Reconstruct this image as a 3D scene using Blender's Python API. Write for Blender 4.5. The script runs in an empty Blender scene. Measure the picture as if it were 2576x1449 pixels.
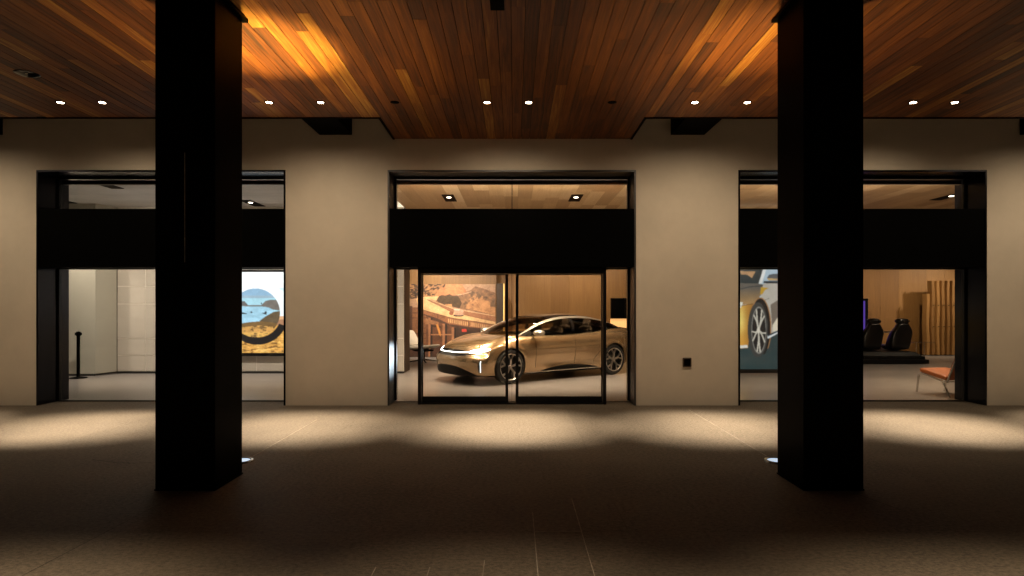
import bpy, bmesh, math, random
import numpy as np
from mathutils import Vector, Matrix
from mathutils.bvhtree import BVHTree

S = bpy.context.scene
COL = S.collection
R = math.radians
random.seed(7)

# ------------------------------------------------------------------ camera, world, exposure
FPX, VPX, VPY, CAMH = 1500.0, 1295.0, 770.0, 1.6     # measured on the photo at 2576 px width
cam = bpy.data.cameras.new("camera")
cam.sensor_width = 36.0
cam.lens = 36.0 * FPX / 2576.0
cam.shift_x = -(VPX - 1288.0) / 2576.0
cam.shift_y = (VPY - 724.5) / 2576.0
cam.clip_start = 0.05
cam.clip_end = 2000.0
camo = bpy.data.objects.new("camera", cam)
COL.objects.link(camo)
camo.location = (0, 0, CAMH)
camo.rotation_euler = (R(90), 0, 0)
S.camera = camo

W = bpy.data.worlds.new("World")
S.world = W
W.use_nodes = True
wn = W.node_tree
bg = wn.nodes["Background"]
sky = wn.nodes.new("ShaderNodeTexSky")
sky.sky_type = 'NISHITA'
sky.sun_disc = False
sky.sun_elevation = R(1.0)
sky.sun_rotation = R(180)
wn.links.new(sky.outputs[0], bg.inputs[0])
bg.inputs[1].default_value = 0.0006          # night: the sky gives almost nothing

S.view_settings.view_transform = 'Standard'
S.view_settings.look = 'None'
S.view_settings.exposure = 0.0
S.view_settings.gamma = 1.0
S.cycles.max_bounces = 9
S.cycles.diffuse_bounces = 4
S.cycles.glossy_bounces = 4
S.cycles.transmission_bounces = 4
S.cycles.transparent_max_bounces = 12
S.cycles.sample_clamp_indirect = 4.0
S.cycles.caustics_reflective = False
S.cycles.caustics_refractive = False
S.cycles.use_denoising = True


def wx(px, Y):
    return (px - VPX) * Y / FPX


def wz(py, Y):
    return CAMH - (py - VPY) * Y / FPX


# ------------------------------------------------------------------ materials
def nodes_of(name):
    m = bpy.data.materials.new(name)
    m.use_nodes = True
    nt = m.node_tree
    return m, nt, nt.nodes["Principled BSDF"]


def mat(name, col, rough=0.5, metal=0.0, noise=0.0, nscale=8.0, bump=0.0, bscale=60.0, coat=0.0, spec=0.5,
        stretch=(1, 1, 1), emit=None, estr=0.0):
    m, nt, b = nodes_of(name)
    b.inputs["Base Color"].default_value = (*col, 1)
    b.inputs["Roughness"].default_value = rough
    b.inputs["Metallic"].default_value = metal
    b.inputs["Specular IOR Level"].default_value = spec
    b.inputs["Coat Weight"].default_value = coat
    b.inputs["Coat Roughness"].default_value = 0.04
    if noise > 0 or bump > 0:
        tc = nt.nodes.new("ShaderNodeTexCoord")
        mp = nt.nodes.new("ShaderNodeMapping")
        mp.inputs["Scale"].default_value = stretch
        nt.links.new(tc.outputs["Object"], mp.inputs[0])
    if noise > 0:
        n = nt.nodes.new("ShaderNodeTexNoise")
        n.inputs["Scale"].default_value = nscale
        n.inputs["Detail"].default_value = 6
        n.inputs["Roughness"].default_value = 0.65
        nt.links.new(mp.outputs[0], n.inputs["Vector"])
        r = nt.nodes.new("ShaderNodeMapRange")
        r.inputs[1].default_value = 0.3
        r.inputs[2].default_value = 0.7
        r.inputs[3].default_value = 1 - noise
        r.inputs[4].default_value = 1 + noise
        nt.links.new(n.outputs[0], r.inputs[0])
        mx = nt.nodes.new("ShaderNodeVectorMath")
        mx.operation = 'SCALE'
        mx.inputs[0].default_value = col
        nt.links.new(r.outputs[0], mx.inputs["Scale"])
        nt.links.new(mx.outputs[0], b.inputs["Base Color"])
    if bump > 0:
        n2 = nt.nodes.new("ShaderNodeTexNoise")
        n2.inputs["Scale"].default_value = bscale
        n2.inputs["Detail"].default_value = 5
        nt.links.new(mp.outputs[0], n2.inputs["Vector"])
        bp = nt.nodes.new("ShaderNodeBump")
        bp.inputs["Strength"].default_value = bump
        bp.inputs["Distance"].default_value = 0.01
        nt.links.new(n2.outputs[0], bp.inputs["Height"])
        nt.links.new(bp.outputs[0], b.inputs["Normal"])
    if emit:
        b.inputs["Emission Color"].default_value = (*emit, 1)
        b.inputs["Emission Strength"].default_value = estr
    return m


def glass_mat(name, tint=(1, 1, 1), rough=0.0, refl=1.0, clear=1.0):
    """thin pane: clear with a Fresnel reflection, so light and sight pass through"""
    m = bpy.data.materials.new(name)
    m.use_nodes = True
    nt = m.node_tree
    nt.nodes.clear()
    out = nt.nodes.new("ShaderNodeOutputMaterial")
    tr = nt.nodes.new("ShaderNodeBsdfTransparent")
    tr.inputs[0].default_value = (*[c * clear for c in tint], 1)
    gl = nt.nodes.new("ShaderNodeBsdfGlossy")
    gl.inputs["Roughness"].default_value = rough
    gl.inputs["Color"].default_value = (refl, refl, refl, 1)
    fr = nt.nodes.new("ShaderNodeFresnel")
    fr.inputs[0].default_value = 1.5
    mx = nt.nodes.new("ShaderNodeMixShader")
    nt.links.new(fr.outputs[0], mx.inputs[0])
    nt.links.new(tr.outputs[0], mx.inputs[1])
    nt.links.new(gl.outputs[0], mx.inputs[2])
    nt.links.new(mx.outputs[0], out.inputs[0])
    return m


def plank_mat(name, stops, rough=0.45, grain=1.0, along='Y', bump=0.25, coat=0.0):
    """wood whose tone comes from the per-plank 'tone' attribute, grain stretched along the plank"""
    m, nt, b = nodes_of(name)
    at = nt.nodes.new("ShaderNodeAttribute")
    at.attribute_name = "tone"
    sep = nt.nodes.new("ShaderNodeSeparateColor")
    nt.links.new(at.outputs["Color"], sep.inputs[0])
    ramp = nt.nodes.new("ShaderNodeValToRGB")
    ramp.color_ramp.elements.remove(ramp.color_ramp.elements[0])
    for i, (p, c) in enumerate(stops):
        e = ramp.color_ramp.elements[0] if i == 0 else ramp.color_ramp.elements.new(p)
        e.position = p
        e.color = (*c, 1)
    tc = nt.nodes.new("ShaderNodeTexCoord")
    mp = nt.nodes.new("ShaderNodeMapping")
    mp.inputs["Scale"].default_value = {'Y': (26, 0.9, 26), 'Z': (26, 26, 0.9), 'X': (0.9, 26, 26)}[along]
    nt.links.new(tc.outputs["Object"], mp.inputs[0])
    off = nt.nodes.new("ShaderNodeVectorMath")
    off.operation = 'SCALE'
    off.inputs["Scale"].default_value = 90.0
    nt.links.new(at.outputs["Color"], off.inputs[0])
    add = nt.nodes.new("ShaderNodeVectorMath")
    nt.links.new(mp.outputs[0], add.inputs[0])
    nt.links.new(off.outputs[0], add.inputs[1])
    n = nt.nodes.new("ShaderNodeTexNoise")
    n.inputs["Scale"].default_value = 1.0
    n.inputs["Detail"].default_value = 6
    n.inputs["Roughness"].default_value = 0.6
    n.inputs["Distortion"].default_value = 1.2
    nt.links.new(add.outputs[0], n.inputs["Vector"])
    mr = nt.nodes.new("ShaderNodeMapRange")
    mr.inputs[1].default_value = 0.3
    mr.inputs[2].default_value = 0.7
    mr.inputs[3].default_value = -0.16 * grain
    mr.inputs[4].default_value = 0.16 * grain
    nt.links.new(n.outputs[0], mr.inputs[0])
    # slow mottle along the board
    n3 = nt.nodes.new("ShaderNodeTexNoise")
    n3.inputs["Scale"].default_value = 0.18
    n3.inputs["Detail"].default_value = 3
    nt.links.new(add.outputs[0], n3.inputs["Vector"])
    mr3 = nt.nodes.new("ShaderNodeMapRange")
    mr3.inputs[3].default_value = -0.15 * grain
    mr3.inputs[4].default_value = 0.15 * grain
    nt.links.new(n3.outputs[0], mr3.inputs[0])
    a1 = nt.nodes.new("ShaderNodeMath")
    nt.links.new(sep.outputs[0], a1.inputs[0])
    nt.links.new(mr.outputs[0], a1.inputs[1])
    a2 = nt.nodes.new("ShaderNodeMath")
    nt.links.new(a1.outputs[0], a2.inputs[0])
    nt.links.new(mr3.outputs[0], a2.inputs[1])
    nt.links.new(a2.outputs[0], ramp.inputs[0])
    nt.links.new(ramp.outputs[0], b.inputs["Base Color"])
    b.inputs["Roughness"].default_value = rough
    b.inputs["Coat Weight"].default_value = coat
    bp = nt.nodes.new("ShaderNodeBump")
    bp.inputs["Strength"].default_value = bump
    bp.inputs["Distance"].default_value = 0.003
    nt.links.new(n.outputs[0], bp.inputs["Height"])
    nt.links.new(bp.outputs[0], b.inputs["Normal"])
    return m


def attr_mat(name, rough=0.6, emit=0.0):
    """colour from the painted 'paint' attribute: printed if emit is 0, backlit otherwise"""
    m, nt, b = nodes_of(name)
    at = nt.nodes.new("ShaderNodeAttribute")
    at.attribute_name = "paint"
    if emit > 0:
        b.inputs["Base Color"].default_value = (0.02, 0.02, 0.02, 1)
        nt.links.new(at.outputs["Color"], b.inputs["Emission Color"])
        b.inputs["Emission Strength"].default_value = emit
    else:
        nt.links.new(at.outputs["Color"], b.inputs["Base Color"])
    b.inputs["Roughness"].default_value = rough
    return m


def ground_mat():
    m, nt, b = nodes_of("paving_stone")
    tc = nt.nodes.new("ShaderNodeTexCoord")

    def noise(scale, detail, stretch=(1, 1, 1), rough=0.6):
        mp = nt.nodes.new("ShaderNodeMapping")
        mp.inputs["Scale"].default_value = stretch
        nt.links.new(tc.outputs["Object"], mp.inputs[0])
        n = nt.nodes.new("ShaderNodeTexNoise")
        n.inputs["Scale"].default_value = scale
        n.inputs["Detail"].default_value = detail
        n.inputs["Roughness"].default_value = rough
        nt.links.new(mp.outputs[0], n.inputs["Vector"])
        return n
    big = noise(0.9, 6)
    fine = noise(34, 6, stretch=(.8, 1.2, 1), rough=.75)
    grit = noise(150, 3, rough=0.6)
    at = nt.nodes.new("ShaderNodeAttribute")
    at.attribute_name = "tone"
    ramp = nt.nodes.new("ShaderNodeValToRGB")
    ramp.color_ramp.elements[0].position = 0.38
    ramp.color_ramp.elements[0].color = (0.022, 0.016, 0.011, 1)
    ramp.color_ramp.elements[1].position = 0.67
    ramp.color_ramp.elements[1].color = (0.235, 0.192, 0.145, 1)

    def scaled(src, f):
        k = nt.nodes.new("ShaderNodeMath")
        k.operation = 'MULTIPLY'
        k.inputs[1].default_value = f
        nt.links.new(src, k.inputs[0])
        return k.outputs[0]

    def plus(a, c):
        k = nt.nodes.new("ShaderNodeMath")
        nt.links.new(a, k.inputs[0])
        nt.links.new(c, k.inputs[1])
        return k.outputs[0]
    tot = plus(plus(scaled(big.outputs[0], 0.18), scaled(fine.outputs[0], 0.60)),
               plus(scaled(grit.outputs[0], 0.24), scaled(at.outputs["Fac"], 0.03)))
    nt.links.new(tot, ramp.inputs[0])
    nt.links.new(ramp.outputs[0], b.inputs["Base Color"])
    b.inputs["Roughness"].default_value = 0.62
    b.inputs["Specular IOR Level"].default_value = 0.4
    hb = plus(scaled(fine.outputs[0], 0.6), scaled(grit.outputs[0], 0.4))
    bp = nt.nodes.new("ShaderNodeBump")
    bp.inputs["Strength"].default_value = 1.0
    bp.inputs["Distance"].default_value = 0.03
    nt.links.new(hb, bp.inputs["Height"])
    nt.links.new(bp.outputs[0], b.inputs["Normal"])
    return m


M = dict(
    black_steel=mat("black_steel", (0.002, 0.002, 0.0022), 0.42, 0.0, noise=0.3, nscale=3, bump=0.03, bscale=30, spec=0.02),
    black_frame=mat("black_frame", (0.004, 0.004, 0.005), 0.35, noise=0.2, spec=0.25),
    bronze=mat("bronze_frame", (0.012, 0.012, 0.017), 0.26, 0.8, noise=0.15, nscale=5),
    bronze_mid=mat("bronze_frame_centre", (0.07, 0.07, 0.075), 0.42, 0.7, noise=0.15, nscale=5, spec=.3),
    stucco=mat("stucco", (0.60, 0.535, 0.455), 0.85, noise=0.07, nscale=1.3, bump=0.25, bscale=90),
    dark_soffit=mat("dark_soffit", (0.006, 0.0055, 0.005), 0.8, noise=0.2),
    white_wall=mat("white_wall", (0.60, 0.55, 0.48), 0.6, noise=0.05, nscale=1.1, bump=0.03),
    grey_wall=mat("grey_wall", (0.46, 0.44, 0.37), 0.6, noise=0.05, nscale=1.1, bump=0.03),
    joint=mat("joint_filler", (0.92, 0.88, 0.80), 0.7, noise=0.03),
    plaster=mat("ceiling_plaster", (0.62, 0.61, 0.60), 0.8, noise=0.12, nscale=1.2, stretch=(0.5, 2, 1)),
    concrete=mat("polished_concrete", (0.21, 0.192, 0.182), 0.3, noise=0.14, nscale=0.7, stretch=(0.35, 1.6, 1), bump=0.02),
    dark_end=mat("dark_wall_end", (0.05, 0.03, 0.018), 0.6, noise=0.2),
    skirting=mat("dark_skirting", (0.015, 0.014, 0.013), 0.5, noise=0.1),
    glass=glass_mat("clear_glass", (0.93, 0.94, 0.93)),
    lamp=mat("lamp_glow", (0.9, 0.8, 0.6), 0.5, emit=(1.0, 0.82, 0.58), estr=60, noise=0.02),
    lamp_in=mat("lamp_glow_inside", (0.9, 0.8, 0.6), 0.5, emit=(1.0, 0.85, 0.66), estr=9, noise=0.02),
    blacktrim=mat("black_trim", (0.0006, 0.0006, 0.0006), 0.6, noise=0.2, spec=0.03),
    brown_plastic=mat("brown_plastic", (0.055, 0.035, 0.022), 0.4, noise=0.1),
    tyre=mat("tyre_rubber", (0.012, 0.012, 0.012), 0.6, noise=0.2, bump=0.2),
    chrome=mat("satin_chrome", (0.62, 0.58, 0.52), 0.22, 1.0, noise=0.05),
    rim=mat("machined_rim", (0.62, 0.58, 0.54), 0.28, 1.0, noise=0.08),
    rim_dark=mat("dark_rim", (0.02, 0.019, 0.018), 0.4, 0.5, noise=0.1),
    gold=mat("gold_paint", (0.56, 0.385, 0.215), 0.27, 0.85, noise=0.03, nscale=400, coat=1.0),
    silver=mat("silver_paint", (0.82, 0.77, 0.68), 0.32, 0.9, noise=0.03, coat=1.0),
    gloss_black=mat("gloss_black", (0.006, 0.006, 0.007), 0.12, noise=0.1, coat=0.5),
    intake=mat("intake_black", (0.003, 0.003, 0.003), 0.5, noise=0.2, spec=0.12),
    car_glass=glass_mat("car_glass", (0.85, 0.74, 0.58), refl=0.95),
    dark_glass=glass_mat("dark_car_glass", (0.55, 0.50, 0.44), refl=0.95),
    cabin=mat("cabin_leather", (0.16, 0.13, 0.10), 0.6, noise=0.1, bump=0.05),
    head=mat("headlight_glow", (0.8, 0.9, 1.0), 0.2, emit=(0.80, 0.93, 1.0), estr=6, noise=0.02),
    drl=mat("running_light_glow", (0.8, 0.9, 1.0), 0.2, emit=(0.75, 0.90, 1.0), estr=2.5, noise=0.02),
    amber=mat("red_lens", (0.5, 0.02, 0.01), 0.25, emit=(1.0, 0.05, 0.01), estr=1.2, noise=0.05),
    cream=mat("cream_leather", (0.55, 0.48, 0.38), 0.5, noise=0.06, bump=0.05),
    orange=mat("orange_leather", (0.48, 0.14, 0.03), 0.45, noise=0.18, nscale=9, bump=0.05),
    seat_black=mat("black_seat_shell", (0.012, 0.011, 0.011), 0.28, noise=0.2, bump=0.03),
    deck=mat("deck_black", (0.006, 0.006, 0.006), 0.5, noise=0.2, spec=0.15),
    purple=mat("purple_screen", (0.02, 0.01, 0.05), 0.3, emit=(0.10, 0.05, 0.40), estr=0.8, noise=0.25, nscale=2),
    niche=mat("lit_niche", (0.7, 0.45, 0.2), 0.6, emit=(1.0, 0.50, 0.17), estr=1.1, noise=0.08, nscale=1.5),
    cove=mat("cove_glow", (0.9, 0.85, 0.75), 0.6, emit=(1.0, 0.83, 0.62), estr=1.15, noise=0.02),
    fill_strip=mat("fill_strip_glow", (0.9, 0.85, 0.75), 0.6, emit=(1.0, 0.80, 0.58), estr=105, noise=0.02),  # glow of the added fill strip hidden behind the fascia
    led=mat("warm_edge_glow", (0.9, 0.6, 0.2), 0.6, emit=(1.0, 0.55, 0.16), estr=1.0, noise=0.02),
    light_joint=mat("pale_joint", (0.34, 0.30, 0.25), 0.8, noise=0.4, nscale=14),
    dark_joint=mat("dark_joint", (0.03, 0.025, 0.02), 0.9, noise=0.3, nscale=9),
    crack=mat("crack_shadow", (0.02, 0.016, 0.012), 0.95, noise=0.3, nscale=9),
    uplens=mat("uplight_lens", (0.7, 0.8, 0.9), 0.15, emit=(0.60, 0.78, 1.0), estr=0.7, noise=0.25, nscale=30),
)
M['ground'] = ground_mat()
M['soffit_wood'] = plank_mat("cedar_soffit", [(0.0, (0.030, 0.007, 0.001)), (0.3, (0.115, 0.031, 0.003)),
                                              (0.6, (0.225, 0.072, 0.008)), (0.8, (0.34, 0.150, 0.022)),
                                              (1.0, (0.48, 0.27, 0.07))], rough=0.55, grain=1.6)
M['oak_ceiling'] = plank_mat("oak_ceiling", [(0.0, (0.30, 0.175, 0.085)), (0.5, (0.56, 0.37, 0.20)),
                                             (1.0, (0.86, 0.66, 0.43))], rough=0.5, grain=0.5, bump=0.05)
M['oak_wall'] = plank_mat("oak_wall", [(0.0, (0.095, 0.042, 0.011)), (0.5, (0.205, 0.103, 0.030)),
                                       (1.0, (0.35, 0.19, 0.062))], rough=0.5, grain=0.7, along='Z', bump=0.05)


# ------------------------------------------------------------------ mesh helpers
class MB:
    """collects shapes, then becomes ONE mesh object"""

    def __init__(self):
        self.v, self.f, self.mi, self.tone = [], [], [], []

    def add(self, vs, fs, mi=0, tone=None):
        o = len(self.v)
        self.v += [tuple(p) for p in vs]
        for f in fs:
            self.f.append(tuple(i + o for i in f))
            self.mi.append(mi)
            self.tone.append(tone or (0.5, 0.5, 0.5))
        return self

    def box(self, x0, x1, y0, y1, z0, z1, mi=0, tone=None):
        vs = [(x0, y0, z0), (x1, y0, z0), (x1, y1, z0), (x0, y1, z0), (x0, y0, z1), (x1, y0, z1), (x1, y1, z1), (x0, y1, z1)]
        fs = [(0, 3, 2, 1), (4, 5, 6, 7), (0, 1, 5, 4), (1, 2, 6, 5), (2, 3, 7, 6), (3, 0, 4, 7)]
        return self.add(vs, fs, mi, tone)

    def hexa(self, vs, mi=0, tone=None):
        return self.add(vs, [(0, 3, 2, 1), (4, 5, 6, 7), (0, 1, 5, 4), (1, 2, 6, 5), (2, 3, 7, 6), (3, 0, 4, 7)], mi, tone)

    def tube(self, pts, r, n=10, mi=0, cap=True):
        """tube through pts, r a number or a list"""
        P = [Vector(p) for p in pts]
        rs = r if isinstance(r, (list, tuple)) else [r] * len(P)
        vs, fs = [], []
        ref = None
        for i, p in enumerate(P):
            d = (P[min(i + 1, len(P) - 1)] - P[max(i - 1, 0)]).normalized()
            if ref is None:
                ref = Vector((0, 0, 1)) if abs(d.z) < 0.9 else Vector((1, 0, 0))
            a = d.cross(ref).normalized()
            b = d.cross(a).normalized()
            ref = a.cross(d).normalized()
            for k in range(n):
                t = 2 * math.pi * k / n
                vs.append(p + rs[i] * (a * math.cos(t) + b * math.sin(t)))
        for i in range(len(P) - 1):
            for k in range(n):
                fs.append((i * n + k, i * n + (k + 1) % n, (i + 1) * n + (k + 1) % n, (i + 1) * n + k))
        if cap:
            fs.append(tuple(range(n)))
            fs.append(tuple((len(P) - 1) * n + k for k in reversed(range(n))))
        return self.add(vs, fs, mi)

    def lathe(self, prof, n=32, c=(0, 0, 0), axis='Z', mi=0, close=False):
        vs, fs = [], []
        for (r, h) in prof:
            for k in range(n):
                t = 2 * math.pi * k / n
                a, b = r * math.cos(t), r * math.sin(t)
                if axis == 'Z':
                    vs.append((c[0] + a, c[1] + b, c[2] + h))
                elif axis == 'Y':
                    vs.append((c[0] + a, c[1] + h, c[2] + b))
                else:
                    vs.append((c[0] + h, c[1] + a, c[2] + b))
        m_ = len(prof)
        for i in range(m_ if close else m_ - 1):
            j = (i + 1) % m_
            for k in range(n):
                fs.append((i * n + k, i * n + (k + 1) % n, j * n + (k + 1) % n, j * n + k))
        return self.add(vs, fs, mi)

    def grid(self, pts, mi=0):
        nr, nc = len(pts), len(pts[0])
        vs = [p for row in pts for p in row]
        fs = [(i * nc + j, i * nc + j + 1, (i + 1) * nc + j + 1, (i + 1) * nc + j) for i in range(nr - 1) for j in range(nc - 1)]
        return self.add(vs, fs, mi)

    def build(self, name, mats, parent=None, bevel=0.0, smooth=None, tones=False, loc=None, fix=False, subsurf=0):
        me = bpy.data.meshes.new(name)
        me.from_pydata(self.v, [], self.f)
        me.polygons.foreach_set("material_index", self.mi)
        if not isinstance(mats, (list, tuple)):
            mats = [mats]
        for m_ in mats:
            me.materials.append(m_)
        if tones:
            at = me.attributes.new("tone", 'FLOAT_COLOR', 'CORNER')
            arr = np.ones((len(me.loops), 4), dtype=np.float32)
            i = 0
            for f, t in zip(self.f, self.tone):
                arr[i:i + len(f), :3] = t
                i += len(f)
            at.data.foreach_set("color", arr.ravel())
        me.update()
        if fix or smooth is not None:
            bm = bmesh.new()
            bm.from_mesh(me)
            if fix:
                bmesh.ops.remove_doubles(bm, verts=bm.verts, dist=1e-5)
                bmesh.ops.recalc_face_normals(bm, faces=bm.faces)
            if smooth is not None:
                for f in bm.faces:
                    f.smooth = True
                for e in bm.edges:
                    if len(e.link_faces) != 2 or e.calc_face_angle(0) > R(smooth):
                        e.smooth = False
            bm.to_mesh(me)
            bm.free()
        o = bpy.data.objects.new(name, me)
        COL.objects.link(o)
        if loc is not None:
            o.location = loc
        if parent is not None:
            o.parent = parent
        if bevel > 0:
            md = o.modifiers.new("bevel", 'BEVEL')
            md.width = bevel
            md.segments = 2
            md.limit_method = 'ANGLE'
        if subsurf:
            md = o.modifiers.new("sub", 'SUBSURF')
            md.levels = md.render_levels = subsurf
        return o


def empty(name, loc=(0, 0, 0), rz=0.0):
    o = bpy.data.objects.new(name, None)
    o.location = loc
    o.rotation_euler = (0, 0, rz)
    o.empty_display_size = 0.2
    COL.objects.link(o)
    return o


def tag(o, label=None, cat=None, group=None, kind=None):
    if label:
        o["label"] = label
    if cat:
        o["category"] = cat
    if group:
        o["group"] = group
    if kind:
        o["kind"] = kind
    return o


def children(o):
    return [c for c in bpy.data.objects if c.parent is o]


def copy_tree(o, parent=None):
    c = o.copy()
    COL.objects.link(c)
    c.parent = parent
    for ch in children(o):
        copy_tree(ch, c)
    return c


def spot(name, loc, energy, size, blend, color, radius=0.03, target=None, parent=None):
    l = bpy.data.lights.new(name, 'SPOT')
    l.energy = energy
    l.spot_size = R(size)
    l.spot_blend = blend
    l.color = color
    l.shadow_soft_size = radius
    o = bpy.data.objects.new(name, l)
    COL.objects.link(o)
    o.location = loc
    d = Vector(target) - Vector(loc) if target is not None else Vector((0, 0, -1))
    o.rotation_euler = d.to_track_quat('-Z', 'Y').to_euler()
    if parent is not None:
        o.parent = parent
    return o


WARM = (1.0, 0.77, 0.50)
INWARM = (1.0, 0.76, 0.52)

# ------------------------------------------------------------------ ground
g = MB().add([(-90, -60, -0.03), (90, -60, -0.03), (90, 120, -0.03), (-90, 120, -0.03)], [(0, 1, 2, 3)])
o = g.build("ground", M['dark_joint'])
tag(o, "dark ground around and beyond the building", kind="structure")
# paving: large stone slabs butted together
g = MB()
PX, PY = 3.04, 2.5
xs = [0.138 + 0.335 * 2 - 3.04 * 6 + 3.04 * i for i in range(13)]
ys = [-3.0, -0.4, 1.9, 4.22, 6.95, 9.58]
gp = 0.0012
for i in range(len(xs) - 1):
    for j in range(len(ys) - 1):
        t = random.random()
        g.box(xs[i] + gp, xs[i + 1] - gp, ys[j] + gp, ys[j + 1] - gp, -0.025, 0.0, tone=(t, t, t))
g.box(-19, 19, 9.583, 10.02, -0.025, 0.0, tone=(0.4, 0.4, 0.4))
o = g.build("pavement", M['ground'], tones=True)
tag(o, "brown stone paving under the portico, lit in pools by the downlights", kind="structure")
# pale narrow joints and a band of small stones in the foreground
g = MB()
for x, ya, yb, w in [(0.138, 1.0, 4.62, 0.005), (0.473, 1.0, 4.95, 0.005), (-0.19, 1, 3.75, 0.004), (-0.52, 1, 3.65, 0.004), (-0.85, 1, 3.65, 0.004)]:
    g.box(x - w / 2, x + w / 2, ya, yb, 0.0005, 0.004)
g.box(0.141, 0.470, 4.218, 4.222, 0.0005, 0.004)
g.box(-2.79, -2.785, 6.35, 8.4, 0.0005, 0.004)
g.box(2.68, 2.685, 6.35, 9.2, 0.0005, 0.004)
o = g.build("paving_joint", M['light_joint'])
tag(o, "pale thin joints between the paving stones", kind="structure")
# fine cracks
g = MB()


def crack(pts, w=0.008):
    rng = random.Random(len(pts) + int(pts[0][0] * 100))
    P = []
    for a, b in zip(pts[:-1], pts[1:]):
        for k in range(8):
            t = k / 8
            P.append((a[0] + (b[0] - a[0]) * t + rng.uniform(-.015, .015), a[1] + (b[1] - a[1]) * t + rng.uniform(-.015, .015)))
    P.append(pts[-1])
    for (x0, y0), (x1, y1) in zip(P[:-1], P[1:]):
        L = math.hypot(x1 - x0, y1 - y0) or 1
        nx, ny = -(y1 - y0) / L * w / 2, (x1 - x0) / L * w / 2
        g.add([(x0 - nx, y0 - ny, .002), (x1 - nx, y1 - ny, .002), (x1 + nx, y1 + ny, .002), (x0 + nx, y0 + ny, .002)], [(0, 1, 2, 3)])


crack([(-4.4, 6.2), (-3.9, 6.05), (-3.4, 6.15), (-3.15, 6.0)])
crack([(-3.6, 9.5), (-3.9, 8.9)], .006)
g.add([(-2.860, 5.15, .002), (-2.856, 5.15, .002), (-2.925, 3.3, .002), (-2.930, 3.3, .002)], [(0, 1, 2, 3)])
g.add([(2.90, 5.1, .002), (2.906, 5.1, .002), (3.05, 4.6, .002), (3.044, 4.6, .002)], [(0, 1, 2, 3)])
o = g.build("paving_crack", M['crack'])
tag(o, "thin dark cracks in the stone paving", kind="structure")

# ------------------------------------------------------------------ portico ceiling (falls 1.67 % towards the wall)


def cz(y):
    return CAMH + 2.85 - 0.0167 * y


TX0, TX1 = -1.93, 1.86         # the tongue that reaches the wall
YE, YW = 8.55, 9.6


def planks(g, x0, x1, y0, y1, zf, wp=0.133, gap=0.0055, th=0.018, lmin=1.3, lmax=4.9, rng=None, split=None, zj=0.0012):
    rng = rng or random
    n = int(round((x1 - x0) / wp))
    wp = (x1 - x0) / n
    for i in range(n):
        a, b = x0 + i * wp + gap / 2, x0 + (i + 1) * wp - gap / 2
        y = y0
        ye = split(0.5 * (a + b)) if split else y1
        y -= rng.uniform(0, lmax)
        while y < ye:
            L = rng.uniform(lmin, lmax)
            ya, yb = max(y, y0), min(y + L - 0.002, ye)
            y += L
            if yb - ya < 0.05:
                continue
            u = rng.random()
            t = rng.uniform(.16, .36) if u < .45 else rng.uniform(.36, .56) if u < .88 else rng.uniform(.56, .82)
            j = rng.uniform(0, zj)
            za, zb_ = zf(ya) + j, zf(yb) + j
            tone = (t, rng.random(), rng.random())
            g.hexa([(a, ya, za), (b, ya, za), (b, yb, zb_), (a, yb, zb_), (a, ya, za + th), (b, ya, za + th), (b, yb, zb_ + th), (a, yb, zb_ + th)], tone=tone)


g = MB()
rng = random.Random(11)
planks(g, TX0 - 0.133 * 80, TX0, -4, YE, cz, rng=rng)
planks(g, TX1, TX1 + 0.133 * 80, -4, YE, cz, rng=rng)
planks(g, TX0, TX1, -4, YW - 0.004, cz, rng=rng)
so = g.build("ceiling", M['soffit_wood'], tones=True)
tag(so, "portico ceiling of long cedar boards in mixed brown and amber tones", kind="structure")
g = MB()
x0, x1 = TX0 - 0.133 * 80, TX1 + 0.133 * 80


def slab(g, xa, xb, ya, yb, lo, hi):
    g.hexa([(xa, ya, cz(ya) + lo), (xb, ya, cz(ya) + lo), (xb, yb, cz(yb) + lo), (xa, yb, cz(yb) + lo),
            (xa, ya, cz(ya) + hi), (xb, ya, cz(ya) + hi), (xb, yb, cz(yb) + hi), (xa, yb, cz(yb) + hi)])


slab(g, x0, x1, -4, YE, 0.021, 0.30)
slab(g, TX0, TX1, YE + .001, YW - 0.004, 0.021, 0.30)
# black edge trim of the boards
slab(g, x0, TX0 - .031, YE + .001, YE + 0.035, -0.012, 0.30)
slab(g, TX1 + .031, x1, YE + .001, YE + 0.035, -0.012, 0.30)
slab(g, TX0 - 0.03, TX0 - .001, YE - .002, YW - 0.004, -0.012, 0.299)
slab(g, TX1 + .001, TX1 + 0.03, YE - .002, YW - 0.004, -0.012, 0.299)
o = g.build("ceiling_edge", M['blacktrim'])
tag(o, "black metal edge trim around the slot beside the boarded ceiling", kind="structure")

# ------------------------------------------------------------------ building
YG = 10.03
OPEN = [(-7.70, -3.69), (-2.048, 1.952), (3.597, 7.597)]
ZO = 3.79
bld = empty("showroom_building", (0, 9.6, 0))
tag(bld, "beige stucco showroom front with three black framed bays under the portico", "building")


def bpart(g, name, m_, parent=None, **k):
    """part with world-space coordinates under the building"""
    o = g.build(name, m_, **k)
    p = parent or bld
    o.parent = p
    base = Vector((0, 0, 0))
    q = p
    while q is not None:
        base += q.location
        q = q.parent
    o.location = -base
    return o


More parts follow.
